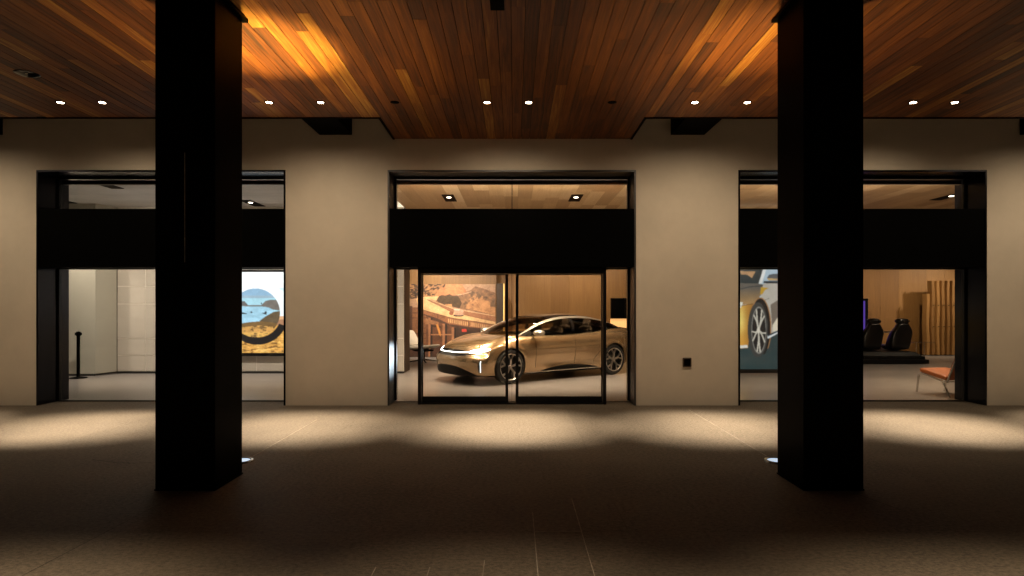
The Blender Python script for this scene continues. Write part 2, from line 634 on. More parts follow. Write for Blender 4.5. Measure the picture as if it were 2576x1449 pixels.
g = MB()
edges = [-14.0] + [e for p in OPEN for e in p] + [14.0]
for i in range(0, len(edges), 2):
    g.box(edges[i], edges[i + 1], 9.6, 10.25, 0.0, ZO)
g.box(-14, 14, 9.6, 10.25, ZO, 6.2)
bpart(g, "wall", M['stucco'])
for (a, b) in [(-3.14, -2.62), (2.51, 3.05), (-8.8, -8.24), (8.13, 8.7)]:
    bpart(MB().box(a, b, YE + 0.036, 9.598, 4.355, 4.72), "beam", M['blacktrim'])
g = MB()
g.box(-14, 14, 8.0, 9.6, 6.0, 6.2)
g.box(-14, 14, 8.0, 8.1, 4.9, 6.0)
bpart(g, "canopy", M['dark_soffit'])

for bi, (a, b) in enumerate(OPEN):
    fr = MB()
    # jamb liners 9.6 .. 10.25
    t = 0.03
    fr.box(a + .001, a + t, 9.59, 10.26, 0.0, ZO - t)
    fr.box(b - t, b - .001, 9.59, 10.26, 0.0, ZO - t)
    fr.box(a + .001, b - .001, 9.59, 10.26, ZO - t, ZO - .001)
    win = bpart(fr, "storefront_window", M['bronze'] if bi != 1 else M['bronze_mid'], bevel=0.003)
    f2 = MB()
    # head, transom and bottom rail, slender stiles at glass line
    f2.box(a + t + .001, b - t - .001, 10.0, 10.06, 3.735, 3.757)
    f2.box(a + t + .001, b - t - .001, 10.03, 10.2, 3.155, 3.20)
    f2.box(a + t + .001, b - t - .001, 10.0, 10.06, 2.215, 2.232)
    if bi != 1:
        f2.box(a + t + .001, b - t - .001, 10.0, 10.06, 0.0, 0.018)
    f2.box(a + t + .001, a + t + .03, 10.0, 10.06, 0.02, 3.73)
    f2.box(b - t - .03, b - t - .001, 10.0, 10.06, 0.02, 3.73)
    if bi == 1:
        f2.box(-0.052, -0.040, 10.0, 10.05, 3.20, 3.73)
    bpart(f2, "frame", M['black_frame'], parent=win)
    f3 = MB().box(a + t + .001, b - t - .001, 9.605, 9.99, 2.227, 3.168)
    f3.box(a + t + .001, b - t - .001, 9.991, 10.25, 2.26, 3.15)
    bpart(f3, "fascia_band", M['blacktrim'], parent=win, bevel=0.004)
    # black head band above the upper glass, seen as a recessed strip
    f5 = MB().box(a + t + .001, b - t - .001, 10.1, 10.16, 3.66, 3.733)
    bpart(f5, "head_rail", M['brown_plastic'], parent=win)
    f6 = MB().add([(a + t + .1, 10.262, 3.232), (b - t - .1, 10.262, 3.232), (b - t - .1, 10.335, 3.170), (a + t + .1, 10.335, 3.170),
                   (a + t + .1, 10.258, 3.168), (b - t - .1, 10.258, 3.168)], [(0, 3, 2, 1)])
    if bi:
        bpart(f6, "added_fill_strip", M['fill_strip'], parent=win)  # added fill, hidden behind the fascia, brightens the showroom ceiling
    f7 = MB().box(a + t + .002, b - t - .002, 10.251, 10.34, 3.10, 3.168)
    f7.box(a + t + .002, b - t - .002, 10.251, 10.259, 3.169, 3.238)
    bpart(f7, "fill_strip_shield", M['blacktrim'], parent=win)  # added black lip, keeps the fill strip's light off the portico
    gl = MB().box(a + t + .03, b - t - .03, 10.025, 10.035, 3.17, 3.735)
    bpart(gl, "glass_pane", M['glass'], parent=win)
    if bi != 1:
        gl = MB().box(a + t + .03, b - t - .03, 10.025, 10.035, 0.018, 2.215)
        bpart(gl, "glass_pane", M['glass'], parent=win)
    else:
        for (p, q) in [(a + t + .03, -1.545), (1.475, b - t - .03)]:
            gl = MB().box(p, q, 10.025, 10.035, 0.018, 2.215)
            bpart(gl, "glass_pane", M['glass'], parent=win)

# black timber-box on the outer jambs of the side bays (the deep return next to the glass)
# sliding entrance doors in the centre bay
YD = 9.80


def dx(px):
    return wx(px, YD)


def dz(py):
    return wz(py, YD)


surround = MB()
surround.box(dx(1054), dx(1061.5), YD - 0.12, YD + 0.15, 0, 2.225)
surround.box(dx(1515), dx(1522.5), YD - 0.12, YD + 0.15, 0, 2.225)
surround.box(dx(1061.5) + .001, dx(1515) - .001, YD - 0.12, YD + 0.15, dz(689), 2.225)
surround.box(dx(1061.5) + .001, dx(1515) - .001, YD - 0.10, YD + 0.12, 0.0, 0.02)
bpart(surround, "door_surround", M['black_frame'], bevel=0.003)
for (p, q, side) in [(1062.5, 1278.5, 0), (1297, 1514, 1)]:
    d = MB()
    za, zb_ = 0.022, dz(690)
    x0, x1 = dx(p), dx(q)
    # meeting stile is the wide one
    s0 = 0.012 if side == 0 else 0.048
    s1 = 0.042 if side == 0 else 0.012
    if side == 0:
        s1 = 0.046
    d.box(x0, x0 + s0, YD - .02, YD + .02, za, zb_)
    d.box(x1 - s1, x1, YD - .02, YD + .02, za, zb_)
    d.box(x0 + s0, x1 - s1, YD - .02, YD + .02, za, dz(997))
    d.box(x0 + s0, x1 - s1, YD - .02, YD + .02, zb_ - 0.012, zb_)
    dr = bpart(d, "sliding_door", M['black_frame'], bevel=0.002)
    gl = MB().box(x0 + s0, x1 - s1, YD - .005, YD + .005, dz(997), zb_ - 0.012)
    bpart(gl, "glass_pane", M['glass'], parent=dr)
    h = MB()
    hx = x1 - 0.02 if side == 0 else x0 + 0.02
    h.tube([(hx, YD - .055, 0.85), (hx, YD - .055, 1.35)], 0.010)
    h.tube([(hx, YD - .055, 0.9), (hx, YD - .015, 0.9)], 0.006)
    h.tube([(hx, YD - .055, 1.3), (hx, YD - .015, 1.3)], 0.006)
    bpart(h, "handle", M['black_frame'], parent=dr)
d = MB().box(dx(1287.2), dx(1288.2), YD + .025, YD + .045, 0.022, dz(690))
bpart(d, "door_edge_strip", M['chrome'])

# wall intercom plate
ip = empty("intercom_plate", (2.77, 9.6, 0.695))
tag(ip, "small dark brown square entry panel low on the stucco pier right of the doors", "intercom")
MB().box(-.072, .072, -.025, -.001, -.075, .075).build("housing", M['brown_plastic'], ip, bevel=.012)
MB().box(-.052, .052, -.029, -.026, -.055, .055).build("face_plate", M['blacktrim'], ip, bevel=.001)

# ------------------------------------------------------------------ portico columns
CAPZ = cz(5.4)


def column(name, cx, label):
    e = empty(name, (cx, 5.43, 0))
    tag(e, label, "column", "square black steel columns carrying the portico")
    h = 0.26
    MB().box(-h, h, -h, h, 0.012, 4.32).build("shaft", M['black_steel'], e, bevel=.006)
    MB().box(-h - .006, h + .006, -h - .006, h + .006, 0, .012).build("base_plate", M['black_steel'], e, bevel=.002)
    MB().box(-.30, .30, -.30, .30, 4.32, cz(5.73) - .004).build("cap_plate", M['black_steel'], e, bevel=.002)
    return e


c1 = column("column", -2.86, "square black column on the left, with a thin pale seam on its front")
c2 = column("column", 2.765, "square black column on the right, before the bay showing seats and poster")
MB().box(-.002, .002, -.2635, -.2612, 1.98, 2.93).build("seam_strip", M['light_joint'], c1)

# ------------------------------------------------------------------ fixtures in the portico ceiling


def make_downlight(loc):
    e = empty("downlight", loc)
    g = MB()
    g.lathe([(0.038, -0.0035), (0.042, -0.007), (0.058, -0.006), (0.060, 0.004)], 28)
    g.build("trim_ring", M['blacktrim'], e, smooth=40)
    MB().lathe([(0.0005, -0.0045), (0.034, -0.0045), (0.0385, -0.0038)], 28).build("lamp", M['lamp'], e)
    return e


DLP = {"rear": [(152, 255), (257, 255), (677, 256), (807, 256), (1225, 257), (1330, 256), (1748, 258), (1880, 258), (2297, 258), (2402, 258)]}
ord_ = ["first", "second", "third", "fourth", "fifth", "sixth", "seventh", "eighth", "ninth", "tenth"]
where = ["leftmost lit downlight of the row, left of the left column", "second lit downlight from the left, beside the left column",
         "lit downlight just right of the left column", "lit downlight second to the right of the left column",
         "left one of the two starry downlights above the entrance", "right one of the two starry downlights above the entrance",
         "lit downlight second to the left of the right column", "lit downlight just left of the right column",
         "lit downlight just right of the right column", "rightmost lit downlight of the row"]
proto = None
BEAM = bpy.data.lights.new("beam", 'SPOT')
BEAM.energy, BEAM.spot_size, BEAM.spot_blend, BEAM.color, BEAM.shadow_soft_size = 2500, R(38), 1.0, (1.0, 0.81, 0.58), 0.04
FIELD = bpy.data.lights.new("field", 'SPOT')
FIELD.energy, FIELD.spot_size, FIELD.spot_blend, FIELD.color, FIELD.shadow_soft_size = 84, R(130), 1.0, WARM, 0.04
FBEAM = bpy.data.lights.new("near_beam", 'SPOT')
FBEAM.energy, FBEAM.spot_size, FBEAM.spot_blend, FBEAM.color, FBEAM.shadow_soft_size = 1250, R(56), 1.0, WARM, 0.04
YL = 7.95
for i, (px, py) in enumerate(DLP["rear"]):
    loc = (wx(px, YL), YL, cz(YL))
    if proto is None:
        proto = e = make_downlight(loc)
    else:
        e = copy_tree(proto)
        e.location = loc
    tag(e, where[i], "downlight", "round downlights in the boarded ceiling")
    for L in (BEAM, FIELD):
        lo = bpy.data.objects.new(L.name, L)
        COL.objects.link(lo)
        lo.location = (loc[0], loc[1], loc[2] - .02)
        if L is FIELD:
            lo.rotation_euler = (R(23), 0, 0)      # tilted to wash the wall
for k, X in enumerate([-8.9, -8.3, 8.15, 8.7]):      # the row goes on beyond the frame
    e = copy_tree(proto)
    e.location = (X, YL, cz(YL))
    tag(e, "lit downlight where the row goes on past the outer piers", "downlight", "round downlights past the outer piers")
    for L in (BEAM, FIELD):
        lo = bpy.data.objects.new(L.name, L)
        COL.objects.link(lo)
        lo.location = (X, YL, cz(YL) - .02)
        if L is FIELD:
            lo.rotation_euler = (R(23), 0, 0)
# the row of downlights nearer the street (out of frame; lights the foreground)
for i, px in enumerate([152, 257, 677, 807, 1277, 1748, 1880, 2297, 2402]):
    X = wx(px, YL)
    lo = bpy.data.objects.new("near_beam", FBEAM)
    COL.objects.link(lo)
    lo.location = (X, 2.0, cz(2.0) - .02)
    e = copy_tree(proto)
    e.location = (X, 2.0, cz(2.0))
    tag(e, "lit downlight of the row nearer the street", "downlight", "round downlights nearer the street")
# dark unlit discs
for i, (px, lab) in enumerate([(993, "unlit dark round fixture left of the entrance downlights"), (1540, "unlit dark round fixture right of the entrance downlights")]):
    e = empty("sprinkler_cover", (wx(px, YL), YL, cz(YL)))
    tag(e, lab, "ceiling fixture", "unlit round covers in the boarded ceiling")
    MB().lathe([(0.0005, -0.012), (0.03, -0.012), (0.038, -0.008), (0.058, -0.004), (0.06, 0.0)], 24).build("cover", M['blacktrim'], e, smooth=40)
e = empty("dome_camera", (wx(68, 7.02), 7.02, cz(7.02)))
tag(e, "large black round dome camera in the ceiling at far left", "camera")
MB().lathe([(0.0005, -0.035), (0.05, -0.03), (0.09, -0.014), (0.125, -0.006), (0.13, 0.0)], 28).build("dome", M['gloss_black'], e, smooth=40)
MB().lathe([(0.0005, -0.006), (0.012, -0.004), (0.014, 0)], 12, c=(0.05, -0.07, -0.022)).build("lens", M['chrome'], e, smooth=40)
e = empty("exit_fixture", (-0.16, 5.1, cz(5.1)))
tag(e, "black rectangular fixture at the top middle of the ceiling", "ceiling fixture")
MB().box(-.065, .065, -.42, .42, -.03, -.003).build("housing", M['blacktrim'], e, bevel=.003)

# in-ground uplights behind the columns
for (x, lab) in [(-2.83, "round ground uplight behind the left column"), (2.705, "round ground uplight behind the right column")]:
    e = empty("ground_uplight", (x, 6.14, 0))
    tag(e, lab, "ground light", "round uplights set in the paving")
    MB().lathe([(0.10, 0.012), (0.105, 0.018), (0.128, 0.014), (0.132, 0.001)], 32).build("rim", M['chrome'], e, smooth=40)
    MB().lathe([(0.0005, 0.012), (0.099, 0.010)], 32).build("lens", M['uplens'], e)
spot("uplight_beam", (-2.80, 6.14, 0.06), 5200, 25, 1.0, (1.0, 0.68, 0.19), 0.05, target=(-2.66, 6.35, 4.3))
spot("uplight_glow", (-2.80, 6.14, 0.06), 620, 60, 1.0, (1.0, 0.64, 0.22), 0.05, target=(-2.6, 6.35, 4.3))
spot("uplight_beam", (2.67, 6.14, 0.06), 1450, 27, 1.0, (1.0, 0.62, 0.18), 0.05, target=(2.6, 6.25, 4.3))
spot("uplight_glow", (2.67, 6.14, 0.06), 480, 60, 1.0, (1.0, 0.64, 0.22), 0.05, target=(2.6, 6.3, 4.3))

# ------------------------------------------------------------------ interior shell
ZC = 3.95
IX0, IX1, IY1 = -13.5, 15.6, 19.8
MB().box(IX0, IX1, 10.04, IY1 + .3, -0.02, 0.003).build("showroom_floor", M['concrete'])
tag(bpy.data.objects["showroom_floor"], "pale grey polished concrete floor inside the showroom", kind="structure")
g = MB()
rng = random.Random(5)
planks(g, -2.62, IX1, 10.26, IY1, lambda y: ZC, wp=0.30, gap=0.002, lmin=0.7, lmax=2.6, rng=rng, zj=0)
o = g.build("showroom_ceiling", M['oak_ceiling'], tones=True)
tag(o, "pale oak plank ceiling inside the showroom", kind="structure")
o = MB().box(IX0, -2.621, 10.26, IY1, ZC, ZC + .05).build("plaster_ceiling", M['plaster'])
tag(o, "smooth grey plaster ceiling inside the left bay", kind="structure")
MB().box(IX0, IX1, 10.26, IY1, ZC + .06, ZC + .2).build("ceiling_void", M['dark_soffit'])
tag(bpy.data.objects["ceiling_void"], "dark void above the showroom ceiling", kind="structure")
g = MB()
rng = random.Random(3)
x = -4.9
while x < IX1:
    w_ = rng.choice([0.61, 0.61, 0.9, 1.22])
    t = rng.uniform(.35, .7)
    g.box(x, min(x + w_ - .004, IX1), IY1, IY1 + .04, 0, ZC, tone=(t, rng.random(), rng.random()))
    x += w_
o = g.build("back_wall", M['oak_wall'], tones=True)
tag(o, "oak panelled wall across the back of the showroom", kind="structure")
MB().box(IX0, IX1, IY1 + .05, IY1 + .3, 0, ZC + .2).build("wall_core", M['dark_soffit'])
tag(bpy.data.objects["wall_core"], "dark structural wall behind the oak panelling", kind="structure")
g = MB().box(IX1, IX1 + .2, 10.26, IY1 + .3, 0, ZC + .2)
o = g.build("side_wall_right", M['oak_wall'], tones=True)
tag(o, "oak side wall at the right end of the showroom", kind="structure")
o = MB().box(IX0 - .2, IX0, 10.26, IY1 + .3, 0, ZC + .2).build("side_wall_left", M['white_wall'])
tag(o, "white side wall at the left end of the showroom", kind="structure")
# left bay: grey-green wall, splayed return, then the panelled white wall
g = MB()
g.hexa([(IX0, 13.65, 0.05), (-9.6, 13.65, 0.05), (-9.45, 14.155, 0.05), (IX0, 14.155, 0.05), (IX0, 13.65, ZC), (-9.6, 13.65, ZC), (-9.45, 14.155, ZC), (IX0, 14.155, ZC)])
o = g.build("grey_green_wall", M['grey_wall'])
tag(o, "smooth grey-green wall with a splayed corner in the left bay", kind="structure")
g = MB()
jx = [-9.44, -8.77, -7.45, -6.13, -4.81, -3.49, -2.635]
jz = [0.05, 0.43, 0.835, 1.65, 2.07, 2.9, ZC]
for i in range(len(jx) - 1):
    for j in range(len(jz) - 1):
        g.box(jx[i] + .008, jx[i + 1] - .008, 14.16, 14.17, jz[j] + .008, jz[j + 1] - .008)
g.box(-9.44, -2.635, 14.171, 14.2, 0.05, ZC, mi=1)
o = g.build("panelled_white_wall", [M['white_wall'], M['joint']])
tag(o, "pale panelled wall with thin joints behind the stanchion and screen", kind="structure")
o = MB().box(IX0, -2.634, 14.201, 14.95, 0, ZC).build("partition_wall", M['dark_end'])
tag(o, "dark brown end of the thick partition seen through the left sidelight", kind="structure")
g = MB().box(-9.43, -2.635, 14.145, 14.159, 0, .05).box(IX0, -9.6, 13.635, 13.649, 0, .05)
o = g.build("skirting", M['skirting'])
tag(o, "dark recessed skirting under the pale walls", kind="structure")
# right bay screen wall
o = MB().box(3.35, 7.5, 14.26, 14.6, 0, 3.82).build("screen_wall", M['dark_end'])
tag(o, "dark freestanding wall carrying the backlit car poster", kind="structure")
e = empty("cove_light", (5.4, 14.2, 3.86))
tag(e, "thin glowing cove line above the backlit car poster", "cove light", "glowing cove lights")
MB().box(-2.0, 2.0, -.02, .02, -.025, .02).build("diffuser", M['cove'], e)
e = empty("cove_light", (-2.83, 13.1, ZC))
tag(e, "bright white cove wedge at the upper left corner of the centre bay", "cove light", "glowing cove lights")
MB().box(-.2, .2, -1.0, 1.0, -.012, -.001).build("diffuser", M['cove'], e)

# fixtures inside: long recessed boxes with a lamp at the near end


def make_inlight(loc):
    e = empty("recessed_spotlight", loc)
    g = MB()
    g.box(-.11, .11, -.38, .38, -.006, -.001)
    g.box(-.125, -.11, -.395, .395, -.012, 0).box(.11, .125, -.395, .395, -.012, 0)
    g.box(-.11, .11, -.395, -.381, -.012, 0).box(-.11, .11, .381, .395, -.012, 0)
    g.build("housing", M['blacktrim'], e)
    MB().lathe([(0.0005, -.016), (.045, -.014), (.05, -.0065)], 20, c=(0, -.1, 0)).build("lamp", M['lamp_in'], e)
    return e


inl = [(-1.42, 12.95, "black recessed ceiling box in the left half of the centre transom glass", 1),
       (1.32, 12.95, "black recessed ceiling box in the right half of the centre transom glass", 1),
       (-7.92, 11.5, "black recessed ceiling slot nearest the glass in the left bay", .8),
       (-10.1, 13.2, "black recessed ceiling slot at the far left of the left bay", .8),
       (-5.98, 13.6, "black recessed ceiling slot right of the left column", .8),
       (9.3, 12.8, "black recessed ceiling slot in the right bay", 1)]
pr = None
for (x, y, lab, k) in inl:
    if pr is None:
        pr = e = make_inlight((x, y, ZC))
    else:
        e = copy_tree(pr)
        e.location = (x, y, ZC)
    tag(e, lab, "ceiling light", "long recessed lights in the showroom ceiling")


COOLER = (1.0, 0.84, 0.68)


def inspot(x, y, tx, ty, tz, en, size=70, blend=.8, col=INWARM, rad=.06, z=3.9):
    spot("showroom_lamp", (x, y, z), en * 4.8, size, blend, col, rad, target=(tx, ty, tz))


# left bay
inspot(-7.9, 11.4, -8.0, 14.1, 1.2, 115, 110, 1, COOLER)
inspot(-10.1, 13.1, -10.3, 13.6, 0, 82, 100, 1, COOLER)
inspot(-5.95, 13.0, -5.6, 13.4, 0, 105, 110, 1, COOLER)
inspot(-4.6, 11.5, -4.4, 14.1, .9, 82, 100, 1, COOLER)
# centre bay, over the car
inspot(-1.42, 12.85, -1.1, 13.0, 0, 210, 90, .9)
inspot(1.32, 12.85, 1.1, 13.2, 0, 190, 90, .9)
inspot(-1.6, 11.0, -0.3, 12.8, .5, 110, 80, .9)
inspot(1.7, 11.0, 1.4, 13.0, .5, 110, 80, .9)
inspot(0.3, 15.2, 0.4, 15.0, 0, 110, 100, 1)
inspot(-2.3, 15.9, -2.7, 18.5, 1.4, 220, 75, .9, COOLER, z=3.85)
inspot(-.9, 15.9, -1.6, 18.5, 1.3, 200, 75, .9, COOLER, z=3.85)
inspot(1.2, 17.3, 1.3, 19.8, 2.2, 110, 90, 1)
inspot(3.3, 17.3, 3.2, 19.8, 2.2, 75, 90, 1)
# right bay
inspot(5.2, 11.6, 5.2, 12.2, 0, 90, 110, 1)
inspot(9.2, 12.7, 9.0, 12.8, 0, 130, 110, 1)
inspot(12.2, 15.2, 12.0, 15.0, 0, 80, 100, 1)
inspot(9.9, 17.6, 10.2, 19.8, 2.0, 60, 90, 1)
inspot(12.0, 16.8, 12.3, 19.7, 1.7, 90, 70, 1)
inspot(15.3, 17.3, 13.7, 19.3, 1.3, 170, 80, 1)
inspot(8.6, 11.3, 8.0, 10.8, .3, 45, 70, 1)  # extra lamp without a fixture, added to brighten the orange chair


# ------------------------------------------------------------------ painted panels
def vnoise(x, y, seed=0):
    xi, yi = np.floor(x).astype(int), np.floor(y).astype(int)
    xf, yf = x - xi, y - yi
    xf, yf = xf * xf * (3 - 2 * xf), yf * yf * (3 - 2 * yf)

    def h(a, b):
        n = (a * 374761393 + b * 668265263 + seed * 974711) & 0x7fffffff
        n = ((n ^ (n >> 13)) * 1274126177) & 0x7fffffff
        return ((n ^ (n >> 16)) & 0xffff) / 65535.0
    return (h(xi, yi) * (1 - xf) + h(xi + 1, yi) * xf) * (1 - yf) + (h(xi, yi + 1) * (1 - xf) + h(xi + 1, yi + 1) * xf) * yf


def fbm(x, y, seed=0, o=4):
    s, a, t = 0, 0.5, 0
    for i in range(o):
        s = s + a * vnoise(x * 2 ** i, y * 2 ** i, seed + i)
        t += a
        a *= .5
    return s / t


def inpoly(x, y, P):
    r = np.zeros(x.shape, bool)
    n = len(P)
    for i in range(n):
        x0, y0 = P[i]
        x1, y1 = P[(i + 1) % n]
        if y0 == y1:
            continue
        c = ((y0 > y) != (y1 > y)) & (x < (x1 - x0) * (y - y0) / (y1 - y0) + x0)
        r ^= c
    return r


def lin(c):
    c = np.array(c, float) / 255.0
    return np.where(c <= 0.04045, c / 12.92, ((c + .055) / 1.055) ** 2.4)


class Canvas:
    gain, sat = 1.0, 1.0

    def __init__(self, x0, x1, y0, y1, nx):
        self.b = (x0, x1, y0, y1)
        self.nx, self.ny = nx, int(nx * (y1 - y0) / (x1 - x0))
        xs_ = np.linspace(x0, x1, self.nx)
        ys_ = np.linspace(y0, y1, self.ny)
        self.X, self.Y = np.meshgrid(xs_, ys_)
        self.C = np.zeros(self.X.shape + (3,))

    def put(self, mask, col, amp=0.0, sc=0.02, seed=1, sy=1.0, k=1.0):
        c = lin(col)[None, None, :] * np.ones_like(self.C)
        if amp:
            n = fbm(self.X * sc + 100, self.Y * sc * sy + 100, seed)
            c = c * (1 + amp * (n[..., None] - .5) * 2)
        m_ = (mask * k)[..., None]
        self.C = self.C * (1 - m_) + np.clip(c, 0, 1.2) ** self.sat * self.gain * m_

    def poly(self, P, col, **k):
        self.put(inpoly(self.X, self.Y, P), col, **k)

    def line(self, P, w, col, **k):
        m_ = np.zeros(self.X.shape, bool)
        for (a, b), (c, d) in zip(P[:-1], P[1:]):
            L2 = (c - a) ** 2 + (d - b) ** 2
            t = np.clip(((self.X - a) * (c - a) + (self.Y - b) * (d - b)) / L2, 0, 1)
            m_ |= np.hypot(self.X - a - t * (c - a), self.Y - b - t * (d - b)) < w / 2
        self.put(m_, col, **k)

    def ell(self, cx, cy, rx, ry, col, **k):
        self.put(((self.X - cx) / rx) ** 2 + ((self.Y - cy) / ry) ** 2 < 1, col, **k)

    def finish(self, desat=.12, blur=2, grain=.22, sc=.05):
        """soften the painted shapes like a photographic print"""
        X, Y = self.X, self.Y
        g_ = fbm(X * sc + 40, Y * sc + 11, 77, 5)
        g2 = fbm(X * sc * .2 + 4, Y * sc * .2 + 1, 99, 3)
        self.C = self.C * (1 + grain * 2 * (g_ - .5) + grain * 2 * (g2 - .5))[..., None]
        l = self.C.mean(2, keepdims=True)
        self.C = self.C * (1 - desat) + l * desat
        for _ in range(blur):
            P = np.pad(self.C, ((1, 1), (1, 1), (0, 0)), mode='edge')
            self.C = (P[:-2, 1:-1] + P[2:, 1:-1] + P[1:-1, :-2] + P[1:-1, 2:] + 2 * P[1:-1, 1:-1]) / 6

    def panel(self, name, m_, parent, to_world, depth=0.0):
        """to_world maps canvas x,y to local x,z; panel faces -Y at local y=0"""
        me = bpy.data.meshes.new(name)
        X, Z = to_world(self.X, self.Y)
        V = np.stack([X.ravel(), np.zeros(X.size) - depth, Z.ravel()], 1)
        nx, ny = self.nx, self.ny
        i = np.arange(ny - 1)[:, None] * nx + np.arange(nx - 1)[None, :]
        F = np.stack([i, i + nx, i + nx + 1, i + 1], -1).reshape(-1, 4)
        me.from_pydata(V.tolist(), [], F.tolist())
        at = me.attributes.new("paint", 'FLOAT_COLOR', 'POINT')
        at.data.foreach_set("color", np.concatenate([self.C.reshape(-1, 3), np.ones((X.size, 1))], 1).astype(np.float32).ravel())
        me.materials.append(m_)
        me.update()
        o = bpy.data.objects.new(name, me)
        COL.objects.link(o)
        o.parent = parent
        return o


# --- mural of a hillside bridge (canvas in zoom pixels of the photo: origin 1500,1040, 4.83 px per photo px)
YM = 18.6
K = 0.67083


def mural_xz(x, y):
    return wx((1500 + x / 4.83) * K, YM), wz((1040 + y / 4.83) * K, YM)


cv = Canvas(-420, 1730, 124, 1438, 430)
cv.gain, cv.sat = .66, 1.05
X, Y = cv.X, cv.Y
one = np.ones(X.shape, bool)
cv.put(one, (196, 150, 112), amp=.05, sc=.004)
# cliffs right
cv.poly([(1280, 235), (1360, 160), (1500, 200), (1640, 250), (1740, 290), (1740, 700), (640, 470), (700, 330), (1050, 320)], (158, 112, 72), amp=.55, sc=.016, seed=4)
n = fbm(X * .012 + Y * .006, Y * .010 - X * .003, 8, 5)
cv.put(inpoly(X, Y, [(1190, 560), (1230, 420), (1330, 330), (1480, 330), (1740, 560), (1740, 690)]) & (n > .47), (214, 150, 92), amp=.25, sc=.05, k=.85)
cv.put(inpoly(X, Y, [(1060, 520), (1280, 250), (1700, 300), (1740, 600), (1500, 560)]) & (n < .40), (112, 84, 56), amp=.3, sc=.05, k=.8)
# pink cliff and top-left scrub
cv.poly([(640, 330), (700, 200), (840, 120), (1120, 120), (1210, 260), (1060, 310), (880, 330), (700, 360)], (206, 132, 76), amp=.16, sc=.02, seed=3)
cv.line([(1050, 322), (1150, 300), (1290, 262)], 10, (226, 180, 140))
scr = inpoly(X, Y, [(-420, 120), (830, 120), (800, 180), (720, 200), (660, 290), (640, 340), (280, 380), (-420, 520)])
cv.put(scr, (98, 66, 36), amp=.5, sc=.03, seed=12)
n2 = fbm(X * .03 + Y * .02, Y * .045, 21, 4)
cv.put(scr & (n2 > .56), (196, 138, 80), amp=.2, sc=.05, k=.85)
cv.put(scr & (n2 < .40), (48, 32, 18), k=.8)
# dark hill mound
cv.poly([(655, 410), (690, 350), (760, 320), (830, 330), (900, 300), (960, 340), (1030, 330), (1080, 380), (1120, 470), (1080, 560), (900, 520), (700, 450)], (92, 66, 36), amp=.5, sc=.03, seed=6)
cv.poly([(820, 485), (940, 485), (945, 540), (825, 535)], (214, 152, 92))
# canyon wall below the bridge
cv.put(Y > 0.21 * X + 560, (122, 74, 40), amp=.35, sc=.012, seed=5)
br = (X > 225) & (X < 470) & (Y > 545)
cv.put(br, (150, 96, 54), amp=.2, sc=.03)
cv.put(br & ((np.abs((Y % 92) - 46) > 42)), (74, 44, 22))
cv.put(Y > 0.1 * X + 1180, (88, 52, 30), amp=.3, sc=.01, seed=9)
cv.put((X < 225) & (Y > 520), (84, 50, 28), amp=.4, sc=.02, seed=15)
# bridge deck
cv.poly([(290, 400), (330, 355), (700, 345), (660, 420), (560, 400), (480, 400), (900, 610), (1200, 690), (1740, 810), (1740, 900), (1400, 800), (950, 735), (690, 670), (415, 590), (330, 520)], (250, 198, 132), amp=.06, sc=.01)
cv.poly([(490, 400), (520, 385), (700, 465), (960, 560), (1300, 620), (1740, 695), (1740, 800), (1250, 700), (900, 610), (700, 500)], (176, 116, 74), amp=.1, sc=.02)
cv.line([(500, 388), (700, 470), (960, 565), (1300, 628), (1740, 702)], 12, (236, 188, 138))
cv.line([(500, 412), (760, 540), (900, 612), (1250, 700), (1740, 806)], 8, (122, 72, 44))
cv.line([(1485, 670), (1485, 755)], 8, (112, 70, 44))
# near parapet with balusters
cv.poly([(300, 560), (415, 585), (690, 665), (950, 735), (1400, 800), (1740, 860), (1740, 960), (1300, 915), (900, 850), (680, 770), (415, 655), (300, 610)], (164, 104, 60), amp=.12, sc=.02)
cv.line([(300, 562), (415, 588), (690, 668), (950, 738), (1400, 806), (1740, 866)], 9, (98, 58, 34))
for k in range(30):
    bx = 872 + k * 34
    if 1225 < bx < 1275:
        continue
    by = np.interp(bx, [690, 950, 1400, 1740], [700, 760, 830, 880])
    cv.poly([(bx, by + 5), (bx + 18, by + 7), (bx + 18, by + 78), (bx, by + 72)], (238, 180, 116))
for bx in (686, 1240):
    by = np.interp(bx, [690, 950, 1400], [668, 738, 806])
    cv.line([(bx, by), (bx, by + 105)], 12, (96, 58, 36))
cv.poly([(415, 655), (680, 745), (900, 850), (1300, 905), (1740, 955), (1740, 1060), (1300, 975), (1000, 900), (700, 810), (415, 670)], (92, 60, 42), amp=.2, sc=.02)
# piers and arches
cv.poly([(1000, 900), (1350, 980), (1740, 1060), (1740, 1440), (1000, 1440)], (78, 50, 34), amp=.25, sc=.012)
for (a, b, w) in [(530, 730, 32), (790, 840, 36), (955, 905, 34)]:
    cv.poly([(a - w / 2, b), (a + w / 2 + 16, b), (a + w / 2, 1440), (a - w / 2, 1440)], (188, 124, 76))
    cv.poly([(a + w / 2 + 10, b), (a + w / 2 + 46, b + 14), (a + w / 2 + 40, 1440), (a + w / 2, 1440)], (50, 30, 18))
cv.poly([(560, 1030), (960, 1030), (960, 1050), (560, 1050)], (196, 134, 84))
cv.poly([(560, 860), (740, 890), (740, 915), (560, 890)], (66, 40, 22))
cv.poly([(650, 850), (690, 850), (735, 1000), (740, 1070), (710, 1040)], (232, 150, 46))
cv.poly([(460, 740), (700, 810), (700, 850), (460, 850)], (178, 120, 70), amp=.3, sc=.06)
